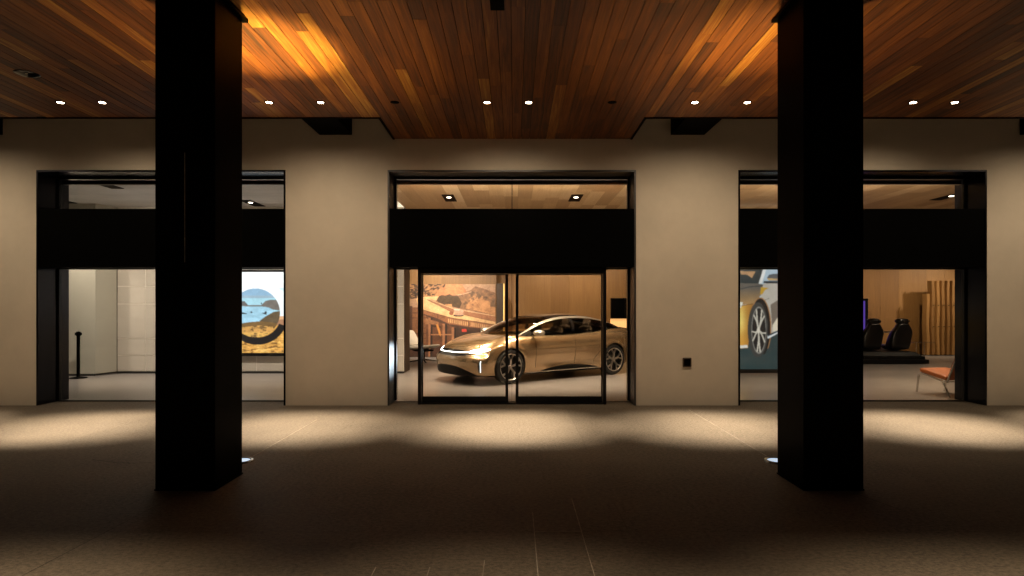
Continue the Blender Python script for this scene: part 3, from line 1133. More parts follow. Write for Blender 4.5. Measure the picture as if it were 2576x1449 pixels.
# open car on the bridge, seen from behind the rail
cv.ell(1060, 690, 95, 22, (46, 26, 16))
cv.ell(1065, 620, 92, 42, (226, 172, 138))
cv.ell(930, 650, 42, 34, (158, 92, 58))
cv.ell(1070, 668, 92, 22, (206, 160, 130))
cv.ell(1030, 585, 60, 14, (246, 220, 196))
cv.poly([(1120, 935), (1205, 940), (1205, 985), (1125, 985)], (236, 60, 22))

mu = empty("mural", (0, YM, 0))
tag(mu, "wall mural of a car crossing a curved coastal bridge, behind the gold car", "mural")
cv.finish(.12, 2, .30, .05)
cv.panel("print", attr_mat("mural_print", 0.55), mu, mural_xz, depth=.004)
mx0, _ = mural_xz(-420, 0)
mx1, mzt = mural_xz(1730, 124)
MB().box(mx0, mx1, 0, .06, wz(K * (1040 + 1438 / 4.83), YM) - .01, mzt + .002).build("backing_board", M['dark_end'], mu)
# oak wall block around the mural
g = MB()
rng = random.Random(9)
x = mx0 - .4
while x < mx1 + .02:
    w_ = rng.choice([.6, .9])
    x2 = min(x + w_ - .003, mx1 + .02)
    g.box(x, x2, YM + .062, YM + .12, 0, ZC, tone=(rng.uniform(.3, .7), rng.random(), rng.random()))
    x += w_
o = g.build("mural_wall", M['oak_wall'], tones=True)
tag(o, "oak wall panel carrying the bridge mural", kind="structure")
# dark fin panel with a glowing edge, right of the mural
f0, f1 = wx(1249, YM), wx(1266, YM)
e = empty("wood_fin", (0, YM, 0))
tag(e, "tall dark wood fin with a warm lit edge right of the mural", "panel")
zt_ = wz(727, YM)
MB().box(f0, f1, -.05, .3, 0, zt_ + .02 + .15).build("panel", M['dark_end'], e, bevel=.003)
MB().box(f1 + .002, f1 + .035, -.02, .28, 0, zt_ + .17).build("lit_edge", M['led'], e)

# --- screen in the left bay (canvas origin 880,980 scale 2.5875)
YS = 14.06


def scr_xz(x, y):
    return wx((880 + x / 2.5875) * K, YS), wz((980 + y / 2.5875) * K, YS)


cv = Canvas(-500, 560, 104, 888, 330)
X, Y = cv.X, cv.Y
cv.put(one if False else np.ones(X.shape, bool), (250, 252, 255))
cv.put(np.clip((Y - 250) / 300, 0, 1) * .5, (214, 236, 246))
cv.poly([(425, 262), (480, 255), (492, 300), (455, 280)], (196, 226, 238))
# orange dune and tan at the right, ochre field below
cv.poly([(400, 540), (440, 530), (560, 535), (560, 640), (400, 640)], (222, 168, 118))
cv.poly([(400, 570), (470, 562), (560, 600), (560, 720), (400, 700)], (172, 120, 84))
cv.poly([(-500, 640), (430, 620), (560, 640), (560, 890), (-500, 890)], (214, 152, 56), amp=.35, sc=.02, seed=2, sy=3)
n = fbm(X * .03, Y * .09, 5, 4)
cv.put((Y > 735) & (n < .36), (96, 58, 22), k=.85)
cv.put((Y > 700) & (n > .64), (246, 196, 96), k=.8)
cx_, cy_ = 205, 500
# dark thick arc under the disc
ang = np.degrees(np.arctan2(Y - cy_ - 40, X - cx_ - 30))
rr = np.hypot(X - cx_ - 18, Y - cy_ - 8)
arc = (rr > 236) & (rr < 305) & (Y > 0.55 * (560 - X) + 440)
arc = (rr > 230) & (rr < 302) & (ang > 18) & (ang < 150)
cv.put(arc, (14, 12, 16))
disc = np.hypot(X - cx_, Y - cy_) < 237


def dput(mask, col, **k):
    cv.put(mask & disc, col, **k)


dput(np.ones(X.shape, bool), (132, 174, 206), amp=.08, sc=.01, sy=3)
dput(Y > 330, (148, 176, 196))
dput(Y > 356, (158, 208, 226), amp=.06, sc=.02, sy=4)
dput(inpoly(X, Y, [(260, 425), (300, 385), (350, 372), (450, 372), (450, 480), (380, 470), (300, 440), (80, 436), (-60, 438), (-60, 428)]), (112, 104, 98), amp=.15, sc=.03)
dput(inpoly(X, Y, [(-60, 430), (-40, 395), (30, 380), (100, 388), (135, 428)]), (96, 92, 92), amp=.15, sc=.03)
sea = inpoly(X, Y, [(-60, 438), (250, 438), (340, 450), (390, 480), (300, 540), (240, 580), (120, 600), (60, 620), (-60, 700)])
dput(sea, (150, 198, 222), amp=.25, sc=.015, sy=3, seed=7)
dput(inpoly(X, Y, [(30, 500), (60, 490), (120, 505), (120, 512), (60, 512)]) | inpoly(X, Y, [(150, 492), (165, 484), (180, 498), (165, 502)]) | inpoly(X, Y, [(262, 500), (290, 498), (300, 484), (314, 486), (310, 520), (290, 512)]), (52, 58, 66))
dput(inpoly(X, Y, [(240, 580), (300, 535), (380, 490), (450, 480), (450, 620), (330, 600)]), (96, 78, 54), amp=.25, sc=.03)
dput(Y > 585 - .05 * (X - 205) + .0006 * (X - 205) ** 2, (120, 88, 44), amp=.3, sc=.02, sy=3)
dput((Y > 620 + 0.12 * np.abs(X - 240)) & (n > .46), (208, 150, 66), amp=.2, sc=.05)
dput((Y > 690) & (n > .42), (222, 168, 72), amp=.2, sc=.05)
cv.ell(262, 410, 5, 10, (40, 44, 50))
sc_ = empty("wall_screen", (0, YS, 0))
tag(sc_, "lit wall screen showing a coast inside a circle, in the left bay", "screen")
cv.finish(.10, 2, .10, .05)
cv.panel("display", attr_mat("screen_image", 0.2, 1.5), sc_, scr_xz, depth=.012)
a0, b0 = scr_xz(-500, 888)
a1, b1 = scr_xz(560, 104)
g = MB()
g.box(a0 - .06, a1 + .06, -.011, .09, b0 - .075, b1 + .05)
g.box(a0 - .06, a1 + .06, -.03, -.0115, b0 - .075, b0)
g.box(a0 - .06, a1 + .06, -.03, -.0115, b1, b1 + .05)
g.build("bezel", M['gloss_black'], sc_, bevel=.003)

# --- backlit poster in the right bay (origin 2740,980 scale 2.5875)
YP = 14.2


def pos_xz(x, y):
    return wx((2740 + x / 2.5875) * K, YP), wz((980 + y / 2.5875) * K, YP)


cv = Canvas(-420, 900, 50, 1046, 400)
X, Y = cv.X, cv.Y
al = np.ones(X.shape, bool)
cv.put(al, (186, 206, 216))
cv.put((Y > 700) | (Y > 690 + .28 * (500 - X)), (48, 68, 70), amp=.12, sc=.02)
cv.put(np.clip((Y - 860) / 180, 0, 1) * .5, (34, 60, 62))
# windscreen and bonnet
cv.poly([(-420, 50), (320, 50), (270, 218), (-420, 200)], (30, 48, 54), amp=.15, sc=.01)
cv.poly([(90, 96), (238, 98), (205, 162), (160, 130), (100, 128)], (196, 150, 104), amp=.2, sc=.04)
cv.poly([(315, 72), (345, 72), (300, 215), (270, 215)], (240, 240, 238))
cv.poly([(-420, 200), (270, 216), (315, 225), (290, 330), (230, 410), (-420, 470)], (104, 98, 90), amp=.10, sc=.01)
cv.put(inpoly(X, Y, [(-420, 300), (80, 280), (290, 250), (290, 330), (230, 410), (-420, 470)]) * np.clip((Y - 260) / 140, 0, 1), (176, 138, 88))
cv.line([(-420, 275), (76, 272), (180, 248), (300, 238)], 7, (24, 40, 52))
# door side, mirror
cv.poly([(345, 72), (900, 60), (900, 640), (450, 660), (360, 730), (340, 500), (290, 330), (315, 220)], (196, 188, 176), amp=.05, sc=.01)
cv.poly([(345, 72), (900, 60), (900, 215), (315, 215)], (184, 206, 222), amp=.05, sc=.01)
cv.poly([(350, 160), (370, 130), (420, 120), (520, 128), (520, 186), (370, 188)], (92, 96, 100))
cv.poly([(350, 164), (450, 168), (520, 170), (520, 186), (365, 186)], (206, 172, 116))
cv.poly([(320, 192), (460, 192), (460, 216), (315, 212)], (30, 44, 54))
cv.poly([(284, 320), (292, 250), (368, 258), (330, 280), (305, 320)], (206, 160, 40))
cv.poly([(385, 420), (450, 380), (900, 350), (900, 640), (450, 660), (400, 640)], (124, 112, 100), amp=.1, sc=.01)
cv.poly([(410, 680), (405, 620), (450, 550), (560, 540), (560, 660)], (238, 226, 200))
cv.line([(325, 380), (372, 358)], 4, (40, 40, 44))
# gold front bumper
cv.poly([(-420, 440), (80, 430), (235, 405), (200, 560), (165, 840), (-420, 880)], (222, 158, 56), amp=.06, sc=.01)
cv.put((inpoly(X, Y, [(-420, 440), (80, 430), (235, 405), (200, 560), (165, 840), (-420, 880)])) * np.exp(-((X - 85) / 60) ** 2 - ((Y - 570) / 120) ** 2), (255, 226, 120))
cv.put((inpoly(X, Y, [(-420, 440), (80, 430), (235, 405), (200, 560), (165, 840), (-420, 880)])) * np.clip((X - 110) / 100, 0, 1), (150, 98, 44), k=.8)
cv.poly([(-420, 380), (118, 396), (100, 445), (60, 470), (-420, 460)], (248, 246, 232))
cv.line([(-420, 430), (78, 436), (235, 408)], 4, (30, 34, 38))
cv.poly([(-420, 840), (160, 812), (165, 838), (-420, 872)], (236, 232, 222))
# wheel arch, tyre, rim
cv.put((((X - 285) / 108) ** 2 + ((Y - 640) / 290) ** 2 < 1) & (Y < 850), (176, 128, 84))
cv.put((((X - 285) / 98) ** 2 + ((Y - 645) / 285) ** 2 < 1) & (Y < 900), (26, 26, 28))
cv.ell(262, 665, 98, 268, (66, 66, 64))
cv.ell(272, 668, 72, 228, (150, 146, 138))
cv.ell(272, 668, 66, 214, (34, 34, 36))
for k in range(5):
    t0 = math.radians(20 + 72 * k)
    for dt in (-.22, .22):
        cv.line([(270, 668), (272 + 34 * math.cos(t0 + dt * .4), 668 + 110 * math.sin(t0 + dt * .4)), (272 + 66 * math.cos(t0 + dt), 668 + 212 * math.sin(t0 + dt))], 12, (214, 206, 190))
cv.ell(268, 668, 14, 30, (236, 226, 208))
cv.poly([(355, 720), (450, 672), (900, 560), (900, 600), (450, 702), (358, 752)], (236, 240, 240))
cv.poly([(358, 712), (450, 672), (900, 545), (900, 565), (450, 688), (360, 730)], (34, 52, 62))
po = empty("lightbox_poster", (0, YP, 0))
tag(po, "backlit poster showing the front wheel of a gold car, left of the right column", "poster")
cv.finish(.04, 3, .12, .02)
cv.panel("print", attr_mat("poster_print", 0.3, 0.85), po, pos_xz, depth=.012)
a0, b0 = pos_xz(-420, 1046)
a1, b1 = pos_xz(900, 50)
MB().box(a0 - .03, a1 + .03, -.011, .059, b0 - .09, b1 + .03).build("housing", M['gloss_black'], po, bevel=.003)

# ------------------------------------------------------------------ furniture and fittings inside
# television over a lit niche
YT = 19.74
e = empty("television", (0, YT, 0))
tag(e, "black wall television above the glowing niche, right of the gold car", "television")
xa, xb = wx(1536, YT), wx(1536, YT) + 1.35
MB().box(xa, xb, -.05, .055, wz(801, YT), wz(750, YT)).build("casing", M['gloss_black'], e, bevel=.004)
MB().box(xa + .02, xb - .02, -.053, -.051, wz(801, YT) + .02, wz(750, YT) - .02).build("display", M['blacktrim'], e)
e = empty("lit_niche", (0, YT, 0))
tag(e, "warm glowing wall niche beneath the black television", "niche")
MB().box(xa, xb + .3, .02, .055, .62, wz(801, YT) - .01).build("glowing_back", M['niche'], e)
MB().box(xa, xb + .3, -.25, .055, .56, .61).build("shelf", M['oak_wall'], e, tones=True)
# purple screen behind the seats
YQ = 19.4
e = empty("purple_display", (0, YQ, 0))
tag(e, "dark framed screen glowing purple behind the racing seats", "screen")
xa, xb = wx(2184, YQ) - 2.1, wx(2184, YQ)
MB().box(xa, xb, 0, .06, wz(835, YQ), wz(751, YQ)).build("bezel", M['gloss_black'], e, bevel=.004)
MB().box(xa + .06, xb - .1, -.004, -.001, wz(831, YQ), wz(757, YQ)).build("display", M['purple'], e)
MB().box((xa + xb) / 2 - .1, (xa + xb) / 2 + .1, 0.01, .05, 0, wz(835, YQ)).build("stand", M['blacktrim'], e)

# waved slat coat panel with pegs
YR = 19.25
e = empty("coat_panel", (0, YR, 0))
tag(e, "row of upright curved oak boards with pegs at the right bay", "coat panel")
x = wx(2326, YR)
pitch = 0.165
for i in range(10):
    top = wz(712 if i == 0 else 706, YR) + (0 if i else -.35)
    g = MB()
    rows = []
    for k in range(9):
        t = k / 8
        z = .03 + (top - .03) * t
        xo = 0.012 * math.sin(t * 9 + i)
        rows.append([(x + i * pitch + xo, .09, z), (x + i * pitch + pitch * .28 + xo, -.03, z), (x + i * pitch + pitch * .62 + xo, -.045, z), (x + i * pitch + pitch * .97 + xo, .01, z)])
    g.grid(rows)
    b = [[(p[0], p[1] + .03, p[2]) for p in row] for row in rows]
    g.grid([r[::-1] for r in b])
    g.tone = [(random.Random(i).uniform(.5, .9), .3, .2 * i)] * len(g.f)
    g.build("board", M['oak_wall'], e, tones=True)
    if i > 0:
        for zz in (1.62, 0.93):
            MB().tube([(x + i * pitch + .08, -.03, zz), (x + i * pitch + .07, -.10, zz + .012)], [.009, .012], 8).build("peg", M['blacktrim'], e)
MB().box(x + pitch + .1, x + 10 * pitch, .15, .17, 0.03, wz(712, YR)).build("shade_sheet", M['dark_end'], e)  # dark sheet added as shade in the gaps between the boards
MB().box(x - .2, x + 10 * pitch, .13, .149, 0, .03).build("plinth", M['skirting'], e)

# racing seats on a low platform
YPF = 16.35
e = empty("seat_platform", (0, YPF, 0))
tag(e, "low black platform with stepped edge under the two racing seats", "platform")
xa, xb = wx(2172, YPF) - 1.7, wx(2338, YPF)
g = MB().box(xa, xb, 0, 1.6, 0.02, .13).box(xa + .08, xb - .06, .08, 1.52, .13, .22)
g.hexa([(xa + .12, .10, .22), (xb - .12, .10, .22), (xb - .12, 1.5, .22), (xa + .12, 1.5, .22), (xa + .2, .2, .33), (xb - .25, .2, .33), (xb - .25, 1.4, .33), (xa + .2, 1.4, .33)])
g.build("deck", M['deck'], e, bevel=.008)
for k in range(14):
    px = xa + 1.1 + k * .17
    MB().lathe([(0.0005, -.006), (.008, -.005), (.009, 0)], 10, c=(px, .078, .175), axis='Y').build("bolt", M['chrome'], e)


def loft(secs, cap=True):
    """secs: list of rings, each a list of points"""
    g = MB()
    n_ = len(secs[0])
    vs = [p for s_ in secs for p in s_]
    fs = []
    for i in range(len(secs) - 1):
        for k in range(n_):
            fs.append((i * n_ + k, i * n_ + (k + 1) % n_, (i + 1) * n_ + (k + 1) % n_, (i + 1) * n_ + k))
    if cap:
        fs.append(tuple(reversed(range(n_))))
        fs.append(tuple((len(secs) - 1) * n_ + k for k in range(n_)))
    g.add(vs, fs)
    return g


def ring(cx, cy, cz_, rx, ry, n_=18, p=.7):
    out = []
    for k in range(n_):
        t = 2 * math.pi * k / n_
        c_, s_ = math.cos(t), math.sin(t)
        out.append((cx + rx * math.copysign(abs(c_) ** p, c_), cy + ry * math.copysign(abs(s_) ** p, s_), cz_))
    return out


def racing_seat(cx, lab):
    s = empty("racing_seat", (cx, YPF + .75, .33))
    s.scale = (1.1, 1.1, 1.02)
    tag(s, lab, "racing seat", "black racing seats on the platform")
    # shell back, seen from behind: narrow waist, broad shoulders, neck
    secs = [ring(-.06, .02, 0.0, .262, .20, p=.5), ring(-.05, .0, .15, .270, .18, p=.5), ring(-.02, -.02, .35, .272, .15, p=.5), ring(.02, -.04, .50, .262, .13, p=.5),
            ring(.03, -.05, .58, .235, .11, p=.5), ring(.035, -.06, .66, .175, .09, p=.5), ring(.035, -.06, .72, .152, .08, p=.5), ring(.035, -.06, .76, .145, .075, p=.5)]
    loft(secs).build("shell_back", M['seat_black'], s, smooth=50, subsurf=1)
    secs = [ring(.035, -.06, .74, .15, .07, p=.5), ring(.035, -.05, .79, .152, .09, p=.5), ring(.035, -.03, .86, .145, .10, p=.5), ring(.05, -.02, .905, .11, .08, p=.5)]
    loft(secs).build("headrest", M['seat_black'], s, smooth=50, subsurf=1)
    for sx in (-1, 1):
        MB().lathe([(0.0005, -.03), (.03, -.025), (.038, 0), (.03, .025), (.0005, .03)], 14, c=(.035 + sx * .155, -.05, .82), axis='X').build("head_bolster", M['gloss_black'], s, smooth=50)
    secs = [ring(0, .30, 0.02, .25, .26), ring(0, .30, .12, .27, .28), ring(0, .30, .16, .22, .22)]
    loft(secs).build("seat_base", M['seat_black'], s, smooth=50)
    return s


racing_seat(wx(2193, 17.1) - .02, "left black racing seat, half hidden by the right column")
racing_seat(wx(2263, 17.1), "right black racing seat, fully visible on the platform")
e = empty("steering_rig", (wx(2230, 17.4), 17.75, .33))
tag(e, "pale bar and pedal box between the two racing seats", "rig")
MB().tube([(-.5, 0, .5), (.9, 0, .5)], .028, 12).build("crossbar", M['chrome'], e)
for sx in (-.45, .85):
    MB().tube([(sx, 0, .0), (sx, 0, .5)], .02, 10).build("upright", M['seat_black'], e)
MB().hexa([(-.12, -.4, 0), (.1, -.4, 0), (.1, 0, 0), (-.12, 0, 0), (-.12, -.4, .02), (.1, -.4, .02), (.1, 0, .13), (-.12, 0, .13)]).build("pedal_box", M['white_wall'], e, bevel=.004)
# small glass side table beside the platform
e = empty("side_table", (wx(2315, 18.0), 18.0, 0))
tag(e, "small clear side table right of the racing seats", "table")
MB().box(-.32, .32, -.2, .2, .50, .515).build("table_top", M['chrome'], e, bevel=.003)
for sx in (-.12, .12):
    MB().tube([(sx, 0, 0), (sx, 0, .50)], .012, 8).build("leg", M['chrome'], e)

# orange lounge chair at the right, faces into the room
e = empty("lounge_chair", (7.83, 10.80, 0), R(8))
tag(e, "low orange leather chair with chrome frame inside the right bay window", "chair")
g = MB()
for sx in (-.29, .29):
    g.tube([(sx, .36, 0.0), (sx, .31, .33), (sx, .24, .365), (sx, -.22, .27), (sx, -.30, .265), (sx, -.46, .62), (sx, -.49, .74)], .018, 10)
    g.tube([(sx, -.20, .275), (sx, -.36, 0.0)], .018, 10)
g.tube([(-.29, .24, .365), (.29, .24, .365)], .012, 8).tube([(-.29, -.28, .268), (.29, -.28, .268)], .012, 8).tube([(-.29, -.49, .74), (.29, -.49, .74)], .012, 8)
g.build("frame", M['chrome'], e, smooth=50)
MB().hexa([(-.285, -.27, .285), (.285, -.27, .285), (.285, .30, .385), (-.285, .30, .385), (-.285, -.27, .36), (.285, -.27, .36), (.285, .30, .46), (-.285, .30, .46)]).build("seat", M['orange'], e, bevel=.018)
MB().hexa([(-.275, -.33, .33), (.275, -.33, .33), (.275, -.275, .335), (-.275, -.275, .335), (-.275, -.51, .76), (.275, -.51, .76), (.275, -.46, .78), (-.275, -.46, .78)]).build("backrest", M['orange'], e, bevel=.014)

# cream lounge chair at the left, behind the partition end
e = empty("swivel_chair", (-2.62, 17.1, 0), R(64))
e.scale = (1.1, 1.1, 1.05)
tag(e, "cream leather lounge chair on a black base left of the gold car", "chair")
secs = []
for k, (yy, zz, th, w_) in enumerate([(-.36, .46, .05, .26), (-.33, .44, .09, .30), (-.1, .40, .11, .34), (.15, .38, .12, .35), (.33, .40, .10, .33), (.38, .42, .04, .28)]):
    rr_ = []
    for q in range(16):
        t = 2 * math.pi * q / 16
        c_, s_ = math.cos(t), math.sin(t)
        rr_.append((w_ * math.copysign(abs(c_) ** .6, c_), yy, zz + th / 2 * math.copysign(abs(s_) ** .8, s_)))
    secs.append(rr_)
loft(secs).build("seat", M['cream'], e, smooth=60, subsurf=1)
secs = []
for (yy, zz, th, w_) in [(.30, .44, .08, .30), (.36, .54, .10, .31), (.43, .70, .09, .29), (.47, .82, .06, .24), (.475, .86, .02, .18)]:
    rr_ = []
    for q in range(16):
        t = 2 * math.pi * q / 16
        c_, s_ = math.cos(t), math.sin(t)
        rr_.append((w_ * math.copysign(abs(c_) ** .6, c_), yy + th / 2 * math.copysign(abs(s_) ** .8, s_), zz))
    secs.append(rr_)
loft(secs).build("backrest", M['cream'], e, smooth=60, subsurf=1)
g = MB().lathe([(.0005, .34), (.04, .33), (.04, .06), (.05, .05), (.0005, .05)], 16)
for k in range(4):
    t = math.pi / 4 + k * math.pi / 2
    g.tube([(0, 0, .07), (.36 * math.cos(t), .36 * math.sin(t), .015)], [.028, .014], 8)
g.lathe([(.0005, .30), (.26, .30), (.28, .33), (.0005, .34)], 16)
g.build("base", M['blacktrim'], e, smooth=50)

# queue barrier post in the left bay
e = empty("stanchion", (wx(197, 13.2), 13.2, 0.003))
tag(e, "black belt barrier post before the grey-green wall in the left bay", "barrier post")
MB().lathe([(.0005, .045), (.05, .04), (.15, .018), (.17, .008), (.17, 0)], 32).build("base", M['blacktrim'], e, smooth=40)
MB().lathe([(.034, .03), (.034, .93)], 24).build("post", M['blacktrim'], e, smooth=60)
g = MB().lathe([(.034, .93), (.045, .94), (.045, 1.0), (.040, 1.03), (.0005, 1.035)], 24)
g.box(-.065, -.04, -.022, .022, .95, 1.01).box(.04, .065, -.022, .022, .95, 1.01)
g.build("belt_head", M['blacktrim'], e, smooth=40)

# ------------------------------------------------------------------ the gold car
spot("headlight_beam", (-.62, 11.7, .70), 700, 17, .9, (.75, .9, 1.0), .03, target=(-2.04, 9.82, .70))
CAR = empty("saloon_car", (-1.40, 12.38, 0.003), R(36))
tag(CAR, "gold four-door saloon with lit front light bar inside the centre bay", "car")
L, FA, RA = 4.95, 0.94, 3.90


def ip(xs_, ys_):
    """smooth 1-d curve through the knots (natural-ish cubic Hermite)"""
    xs_, ys_ = np.array(xs_, float), np.array(ys_, float)
    d = np.gradient(ys_, xs_)

    def f(x):
        x = np.clip(x, xs_[0], xs_[-1])
        i = np.clip(np.searchsorted(xs_, x) - 1, 0, len(xs_) - 2)
        h = xs_[i + 1] - xs_[i]
        t = (x - xs_[i]) / h
        return ((2 * t ** 3 - 3 * t ** 2 + 1) * ys_[i] + (t ** 3 - 2 * t ** 2 + t) * h * d[i] + (-2 * t ** 3 + 3 * t ** 2) * ys_[i + 1] + (t ** 3 - t ** 2) * h * d[i + 1])
    return f


f_zt = ip([0, .15, .5, 1.0, 1.4, 2.5, 3.6, 4.2, 4.7, 4.95], [.715, .785, .885, .965, 1.0, 1.025, 1.05, 1.085, 1.085, 1.06])
f_zb = ip([0, .3, 1, 3.8, 4.5, 4.95], [.185, .165, .165, .17, .22, .34])
f_w = ip([0, .5, 1.0, 1.8, 2.6, 3.3, 3.9, 4.5, 4.95], [.93, .95, .968, .945, .94, .955, .97, .94, .90])
f_sc = ip([0, .12, .3, .55, .75, .9, 1.0], [.94, .958, .975, 1.0, .992, .965, .935])


def deform(P):
    """P (n,3): u in 0..L, v in -1..1, h in 0..1"""
    u, v, h = P[:, 0], P[:, 1], P[:, 2]
    av = np.abs(v)
    zt = f_zt(u) - .055 * av ** 2.4 - .03 * av ** 2 * np.exp(-u / .4)
    zt = zt + .045 * np.exp(-((av - .80) / .15) ** 2) * np.exp(-((u - .95) / .5) ** 2)
    zt = zt + .030 * np.exp(-((av - .85) / .16) ** 2) * np.exp(-((u - 3.9) / .45) ** 2)
    zb = f_zb(u)
    z = zb + h * (zt - zb)
    w = f_w(u) * f_sc(h)
    w = w - .030 * np.exp(-((h - .30) / .16) ** 2) * np.exp(-((u - 2.45) / .62) ** 4)
    w = w + .012 * np.exp(-((h - .66) / .05) ** 2) * np.exp(-((u - 2.5) / 1.1) ** 4)
    # arch lips
    for A in (FA, RA):
        rad = np.hypot(u - A, z - .36)
        w = w + .012 * np.exp(-((rad - .40) / .04) ** 2)
    y = v * w
    x = u + .36 * av ** 3.4 * np.exp(-u / .55) - .34 * av ** 2.8 * np.exp(-(L - u) / .5)
    nose = .12 * np.clip(h - .72, 0, 1) ** 1.5 / .28 ** 1.5 + .10 * np.clip(.35 - h, 0, 1) ** 1.5 - .02 * np.exp(-((h - .6) / .12) ** 2)
    x = x + nose * np.exp(-u / .22)
    tail = .16 * np.clip(.6 - h, 0, 1) ** 1.3 / .6 - .0 * h
    x = x - tail * np.exp(-(L - u) / .3)
    return np.stack([x, y, z], 1)


def raw_round(P, r=.085):
    """round the edges of the raw metric box before deforming"""
    A = np.array([L, 1.9, .82])
    Q = P * np.array([1, .95, .82])
    lo = np.array([r, -.95 + r, r])
    hi = np.array([L - r, .95 - r, .82 - r])
    I = np.clip(Q, lo, hi)
    D = Q - I
    n_ = np.linalg.norm(D, axis=1, keepdims=True)
    Q = np.where(n_ > 1e-9, I + D / np.maximum(n_, 1e-9) * r, Q)
    return Q / np.array([1, .95, .82])


def dense(a, b, n_, r):
    """samples denser near both ends"""
    t = np.linspace(0, 1, n_)
    e = np.array([0, r * .08, r * .2, r * .4, r * .65, r])
    mid = np.linspace(a + r, b - r, n_)
    return np.concatenate([a + e[:-1], mid, (b - e[:-1])[::-1]])


us = dense(0, L, 150, .12)
vs_ = dense(-1, 1, 34, .12)
hs = dense(0, 1, 26, .12)


def face(A, B, fn, flip):
    AA, BB = np.meshgrid(A, B, indexing='ij')
    P = fn(AA.ravel(), BB.ravel())
    P = deform(raw_round(P))
    na, nb = len(A), len(B)
    i = np.arange(na - 1)[:, None] * nb + np.arange(nb - 1)[None, :]
    F = np.stack([i, i + 1, i + nb + 1, i + nb], -1).reshape(-1, 4)
    if flip:
        F = F[:, ::-1]
    return P, F


st = lambda *a: np.stack(a, 1)
sides = [(us, vs_, lambda a, b: st(a, b, np.ones_like(a)), False), (us, vs_, lambda a, b: st(a, b, 0 * a), True),
         (us, hs, lambda a, b: st(a, -1 + 0 * a, b), True), (us, hs, lambda a, b: st(a, 1 + 0 * a, b), False),
         (vs_, hs, lambda a, b: st(0 * a, a, b), False), (vs_, hs, lambda a, b: st(L + 0 * a, a, b), True)]
V, F, o_ = [], [], 0
for s_ in sides:
    p, f = face(*s_)
    V.append(p)
    F.append(f + o_)
    o_ += len(p)
V, F = np.concatenate(V), np.concatenate(F)
me = bpy.data.meshes.new("body")
me.from_pydata(V.tolist(), [], F.tolist())
bm = bmesh.new()
bm.from_mesh(me)
bmesh.ops.remove_doubles(bm, verts=bm.verts, dist=2e-4)
bmesh.ops.recalc_face_normals(bm, faces=bm.faces)
BODY_TREE = BVHTree.FromBMesh(bm)
bm.to_mesh(me)
bm.free()
body = bpy.data.objects.new("body", me)
COL.objects.link(body)
# wheel wells
cm = bpy.data.meshes.new("cutter")
bm = bmesh.new()
for A in (FA, RA):
    for s_ in (-1, 1):
        bmesh.ops.create_cone(bm, cap_ends=True, segments=72, radius1=.385, radius2=.385, depth=.7,
                              matrix=Matrix.Translation((A, s_ * .98, .355)) @ Matrix.Rotation(R(90), 4, 'X'))
bm.to_mesh(cm)
bm.free()
cut = bpy.data.objects.new("cutter", cm)
COL.objects.link(cut)
md = body.modifiers.new("wells", 'BOOLEAN')
md.operation = 'DIFFERENCE'
md.solver = 'EXACT'
md.object = cut
dg = bpy.context.evaluated_depsgraph_get()
nm = bpy.data.meshes.new_from_object(body.evaluated_get(dg))
body.modifiers.clear()
body.data = nm
bpy.data.objects.remove(cut)
nm.materials.clear()
for k in ('gold', 'gloss_black', 'blacktrim', 'chrome'):
    nm.materials.append(M[k])


def in_tri(y, z, y1, z1):
    return True


bm = bmesh.new()
bm.from_mesh(nm)
for f in bm.faces:
    c = f.calc_center_median()
    mi = 0
    dmin = min(math.hypot(c.x - A, c.z - .355) for A in (FA, RA))
    if dmin < .383 and abs(c.y) > .6:
        mi = 2
    elif c.z < .19 and abs(c.y) < .9:
        mi = 2
    elif 1.42 < c.x < 4.35 and abs(c.y) < .76 and c.z > .9:
        mi = 2
    # lower black intake across the nose
    # tail lamp band
    f.material_index = mi
    f.smooth = True
for e_ in bm.edges:
    if len(e_.link_faces) != 2 or e_.calc_face_angle(0) > R(40):
        e_.smooth = False
bm.to_mesh(nm)
bm.free()
body.parent = CAR
body.name = "body"


def on_body(p, d):
    """project a point along direction d on the body; returns hit and normal"""
    h_, n_, _, _ = BODY_TREE.ray_cast(Vector(p), Vector(d))
    if h_ is None:
        h_, n_, _, _ = BODY_TREE.find_nearest(Vector(p))
    return h_, n_


def strip(name, m_, path, w, off=.004, mode='front', parent=CAR, wfun=None, th=.004):
    """ribbon laid on the body along a path; path points are (y,z) for front mode, (x,z) for side mode (near side)"""
    a_, b_ = [], []
    for i, p in enumerate(path):
        ww = wfun(i / (len(path) - 1)) if wfun else w
        q0, q1 = path[max(i - 1, 0)], path[min(i + 1, len(path) - 1)]
        t = Vector((q1[0] - q0[0], q1[1] - q0[1])).normalized()
        n2 = Vector((-t.y, t.x))
        row = []
        for s_ in (np.linspace(-.5, .5, 9) if w > .1 else (-.5, -.17, .17, .5)):
            c = Vector(p[:2]) + n2 * ww * s_
            if mode == 'front':
                h_, n_ = on_body((-1, c.x, c.y), (1, 0, 0))
            elif mode == 'near':
                h_, n_ = on_body((c.x, -2, c.y), (0, 1, 0))
            else:
                h_, n_ = on_body((c.x, 2, c.y), (0, -1, 0))
            if n_.dot(Vector((-1, 0, 0)) if mode == 'front' else Vector((0, -1 if mode == 'near' else 1, 0))) < 0:
                n_ = -n_
            row.append(h_ + n_ * off)
        a_.append(row)
    g = MB().grid(a_)
    return g.build(name, m_, parent, smooth=60)


# front light bar: dark glass blade with glowing bar around it
ysr = np.linspace(-.86, .86, 61)
bz = lambda y: .650 + .055 * (abs(y) / .86) ** 3


def rang(a, b, n_):
    return list(np.linspace(a, b, n_))


